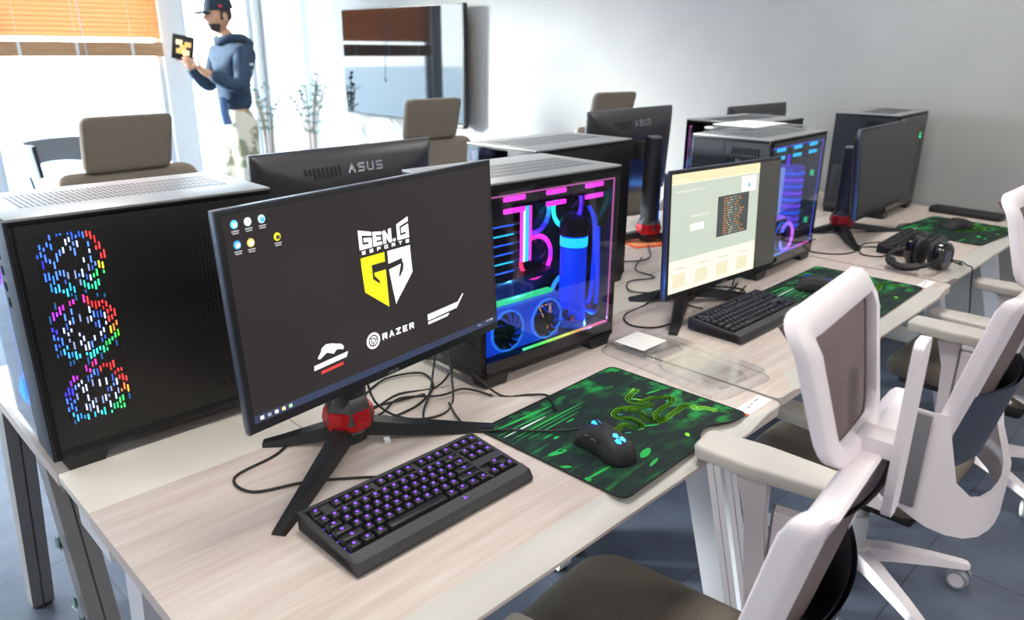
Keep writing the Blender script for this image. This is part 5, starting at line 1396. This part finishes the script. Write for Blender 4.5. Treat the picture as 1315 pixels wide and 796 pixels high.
# headset lying in front of the far keyboard
hs = thing('headset', 'black over-ear headset lying in front of the far keyboard', 'headset', (2.86, .765, D), rad(75))
hm_ = mat('headset_gloss', '101116', .18, coat=.6)
for s_ in (-1, 1):
    c = M(); c.rings([[(s_*(.035+o_), y*sc, .048+z*sc) for y, z in rrect(-.042, .042, -.048, .048, .036, 6)] for o_, sc in ((.0, .80), (.006, 1), (.026, 1), (.034, .86))]); e = c.obj('ear_cup', hm_, hs, smooth=50)
    c = M(); c.rings([[(s_*(.035+o_), y*sc, .048+z*sc) for y, z in rrect(-.040, .040, -.046, .046, .034, 6)] for o_, sc in ((-.018, .84), (-.014, .98), (-.002, 1.), (.002, .9))]); c.obj('ear_cushion', black_soft, e, smooth=50)
    c = M(); c.rings([[(s_*.0695+s_*o_, y, .048+z) for y, z in rrect(-.018, .018, -.022, .022, .008, 4)] for o_ in (0, .0012)]); c.obj('ear_badge', mat('badge_grey', '7c8494', .25, .6), e)
c = M(); pts = [(-.052, .02, .055), (-.075, .06, .050), (-.072, .12, .035), (-.03, .165, .022), (.03, .165, .022), (.072, .12, .035), (.075, .06, .050), (.052, .02, .055)]; c.tube(pts, .0075, 8); c.obj('headband', black, hs)
c = M(); pts = [(-.05, .13, .028), (-.02, .155, .020), (.02, .155, .020), (.05, .13, .028)]; c.tube(pts, .013, 10); c.obj('headband_pad', black_soft, hs)
c = M(); c.tube([(-.06, -.03, .03), (-.085, -.07, .015), (-.06, -.10, .008)], .0028, 6); c.lathe([(.001, -.006), (.006, -.003), (.006, .004), (.001, .007)], (-.06, -.103, .008), 10); c.obj('microphone', black, hs)

# ---------------------------------------------------------------- cables
def cable(pts, label, r=.0025, name='cable', m=None):
    o = M().tube([(x, y, D+z) for x, y, z in pts], r, 7).obj(name, m or cablem, smooth=60); tag(o, label, 'cable', 'loose black cables'); return o
z0_ = .0032
cable([(.645, .960, .012), (.62, 1.00, z0_), (.55, 1.05, z0_), (.47, 1.085, z0_), (.47, 1.15, z0_), (.56, 1.17, z0_), (.64, 1.21, z0_), (.78, 1.21, z0_), (.92, 1.18, z0_)], 'keyboard cable looping left of the front monitor stand')
cable([(1.035, .822, .014), (.99, .865, .008), (.93, .93, .008), (.885, .985, z0_), (.90, 1.05, z0_), (.93, 1.11, z0_)], 'mouse cable crossing the left corner of the nearest mat')
cable([(1.00, 1.115, .05), (1.035, 1.06, z0_), (1.08, 1.02, z0_), (1.10, .985, .008), (1.085, .955, .008), (1.06, .92, .008)], 'short cable ending on the nearest mat in front of the pink lit case')
rr_ = random.Random(4)
lab = ['tangled cable behind the front monitor, first loop from the stand', 'tangled cable behind the front monitor running to the pink lit case', 'cable loop on the cream channel behind the front monitor', 'thin cable crossing the others behind the front monitor', 'cable bundle end hanging from the rear plate of the pink lit case']
P5 = [[(.73, 1.13, .12), (.75, 1.17, .04), (.80, 1.20, z0_), (.88, 1.22, z0_), (.96, 1.19, z0_), (1.0, 1.17, .05)],
      [(.74, 1.14, .15), (.79, 1.18, .03), (.82, 1.12, z0_), (.88, 1.08, z0_), (.95, 1.12, z0_), (1.005, 1.20, .08)],
      [(.75, 1.16, .12), (.80, 1.25, .012), (.90, 1.30, .006), (.98, 1.27, .006), (.96, 1.20, z0_), (.88, 1.15, z0_), (.80, 1.14, z0_)],
      [(.70, 1.20, z0_), (.78, 1.16, .008), (.86, 1.19, .010), (.93, 1.14, .010), (.99, 1.13, .010), (1.02, 1.07, .004)],
      [(1.01, 1.22, .15), (.97, 1.20, .08), (.92, 1.16, .02), (.86, 1.11, z0_), (.83, 1.05, z0_), (.86, 1.0, z0_)]]
for p, l in zip(P5, lab): cable(p, l)
wc = M(); wc.box(-.016, .016, -.006, .006, -.005, .005, .002); wo = wc.obj('cable_plug', mat('plug_white', 'd8d8dc', .5)); wo.location = (.742, 1.075, D+.0055); wo.rotation_euler = (0, 0, rad(60)); tag(wo, 'small white cable plug at the foot of the front monitor stand', 'plug')
P6 = [([(1.84, 1.05, .012), (1.87, 1.12, z0_), (1.98, 1.14, z0_), (2.08, 1.10, z0_), (2.17, 1.12, z0_)], 'keyboard cable behind the middle keyboard'),
      ([(1.90, 1.15, .12), (1.98, 1.18, z0_), (2.07, 1.17, z0_), (2.12, 1.08, z0_), (2.06, 1.04, z0_), (2.10, 1.10, .008), (2.20, 1.14, .03)], 'looped cable under the right end of the middle monitor'),
      ([(2.28, .965, .012), (2.20, 1.0, .008), (2.10, 1.0, z0_), (2.08, 1.06, z0_), (2.16, 1.085, z0_)], 'mouse cable leaving the middle mat'),
      ([(1.89, 1.16, .12), (1.80, 1.20, .01), (1.66, 1.19, z0_), (1.60, 1.13, z0_), (1.63, 1.07, z0_), (1.70, 1.05, .006)], 'cable looping left of the middle monitor stand'),
      ([(1.88, 1.18, .02), (1.84, 1.30, .006), (1.92, 1.37, .006), (2.02, 1.34, .006), (2.05, 1.44, .005), (2.2, 1.52, .005)], 'cable crossing the cream channel behind the middle monitor'),
      ([(2.35, 1.60, .010), (2.22, 1.50, .005), (2.12, 1.52, .005), (2.10, 1.62, .005), (2.22, 1.70, .005), (2.36, 1.76, .02)], 'coiled cable on the opposite desk beside the orange leaflet'),
      ([(3.06, .985, .012), (3.02, 1.04, z0_), (2.92, 1.02, z0_), (2.84, .98, z0_), (2.86, .92, z0_), (2.96, .92, z0_), (3.0, .98, z0_), (2.94, 1.06, z0_), (3.05, 1.14, z0_)], 'coiled keyboard cable in front of the switched off monitor'),
      ([(3.17, 1.18, .03), (3.04, 1.12, z0_), (2.93, 1.02, .006), (2.80, 1.03, z0_), (2.74, 1.12, z0_), (2.80, 1.19, z0_), (2.95, 1.21, z0_)], 'wide cable loop left of the far keyboard'),
      ([(3.60, .93, .02), (3.50, 1.06, z0_), (3.36, 1.05, z0_), (3.24, 1.12, z0_)], 'mouse cable running from the far mat to the dark case'),
      ([(2.90, .72, .012), (2.99, .73, z0_), (3.00, .69, z0_), (2.96, .660, z0_), (2.95, .640, -.002), (2.945, .634, -.05), (2.94, .62, -.14), (2.90, .60, -.24), (2.80, .57, -.255)], 'headset cable hanging over the front edge of the far desk')]
for p, l in P6: cable(p, l)
# translucent green tape flags on a grey leg of the opposite desk
gt = glass_mat('green_film', 'a8c8b0', .25, .2)
for k, (x, y, z) in enumerate(((.250, 1.455, .55), (.250, 1.43, .425), (.250, 1.395, .40))):
    mb = M(); r_ = random.Random(k+2)
    for j in range(7):
        a = r_.random()*6.28; mb.quad(*[(x-.012+.010*r_.random(), y+.022*math.cos(a+q)*r_.uniform(.4, 1), z+.020*math.sin(a+q)*r_.uniform(.4, 1)) for q in (0, 1.5, 3.1, 4.6)])
    o = mb.obj('film_scrap', gt, smooth=0)
    tag(o, ['crumpled clear green film stuck high on the grey desk leg', 'crumpled clear green film low on the grey desk leg, upper of two', 'crumpled clear green film lowest on the grey desk leg'][k], 'film scrap', 'film scraps on the desk leg')
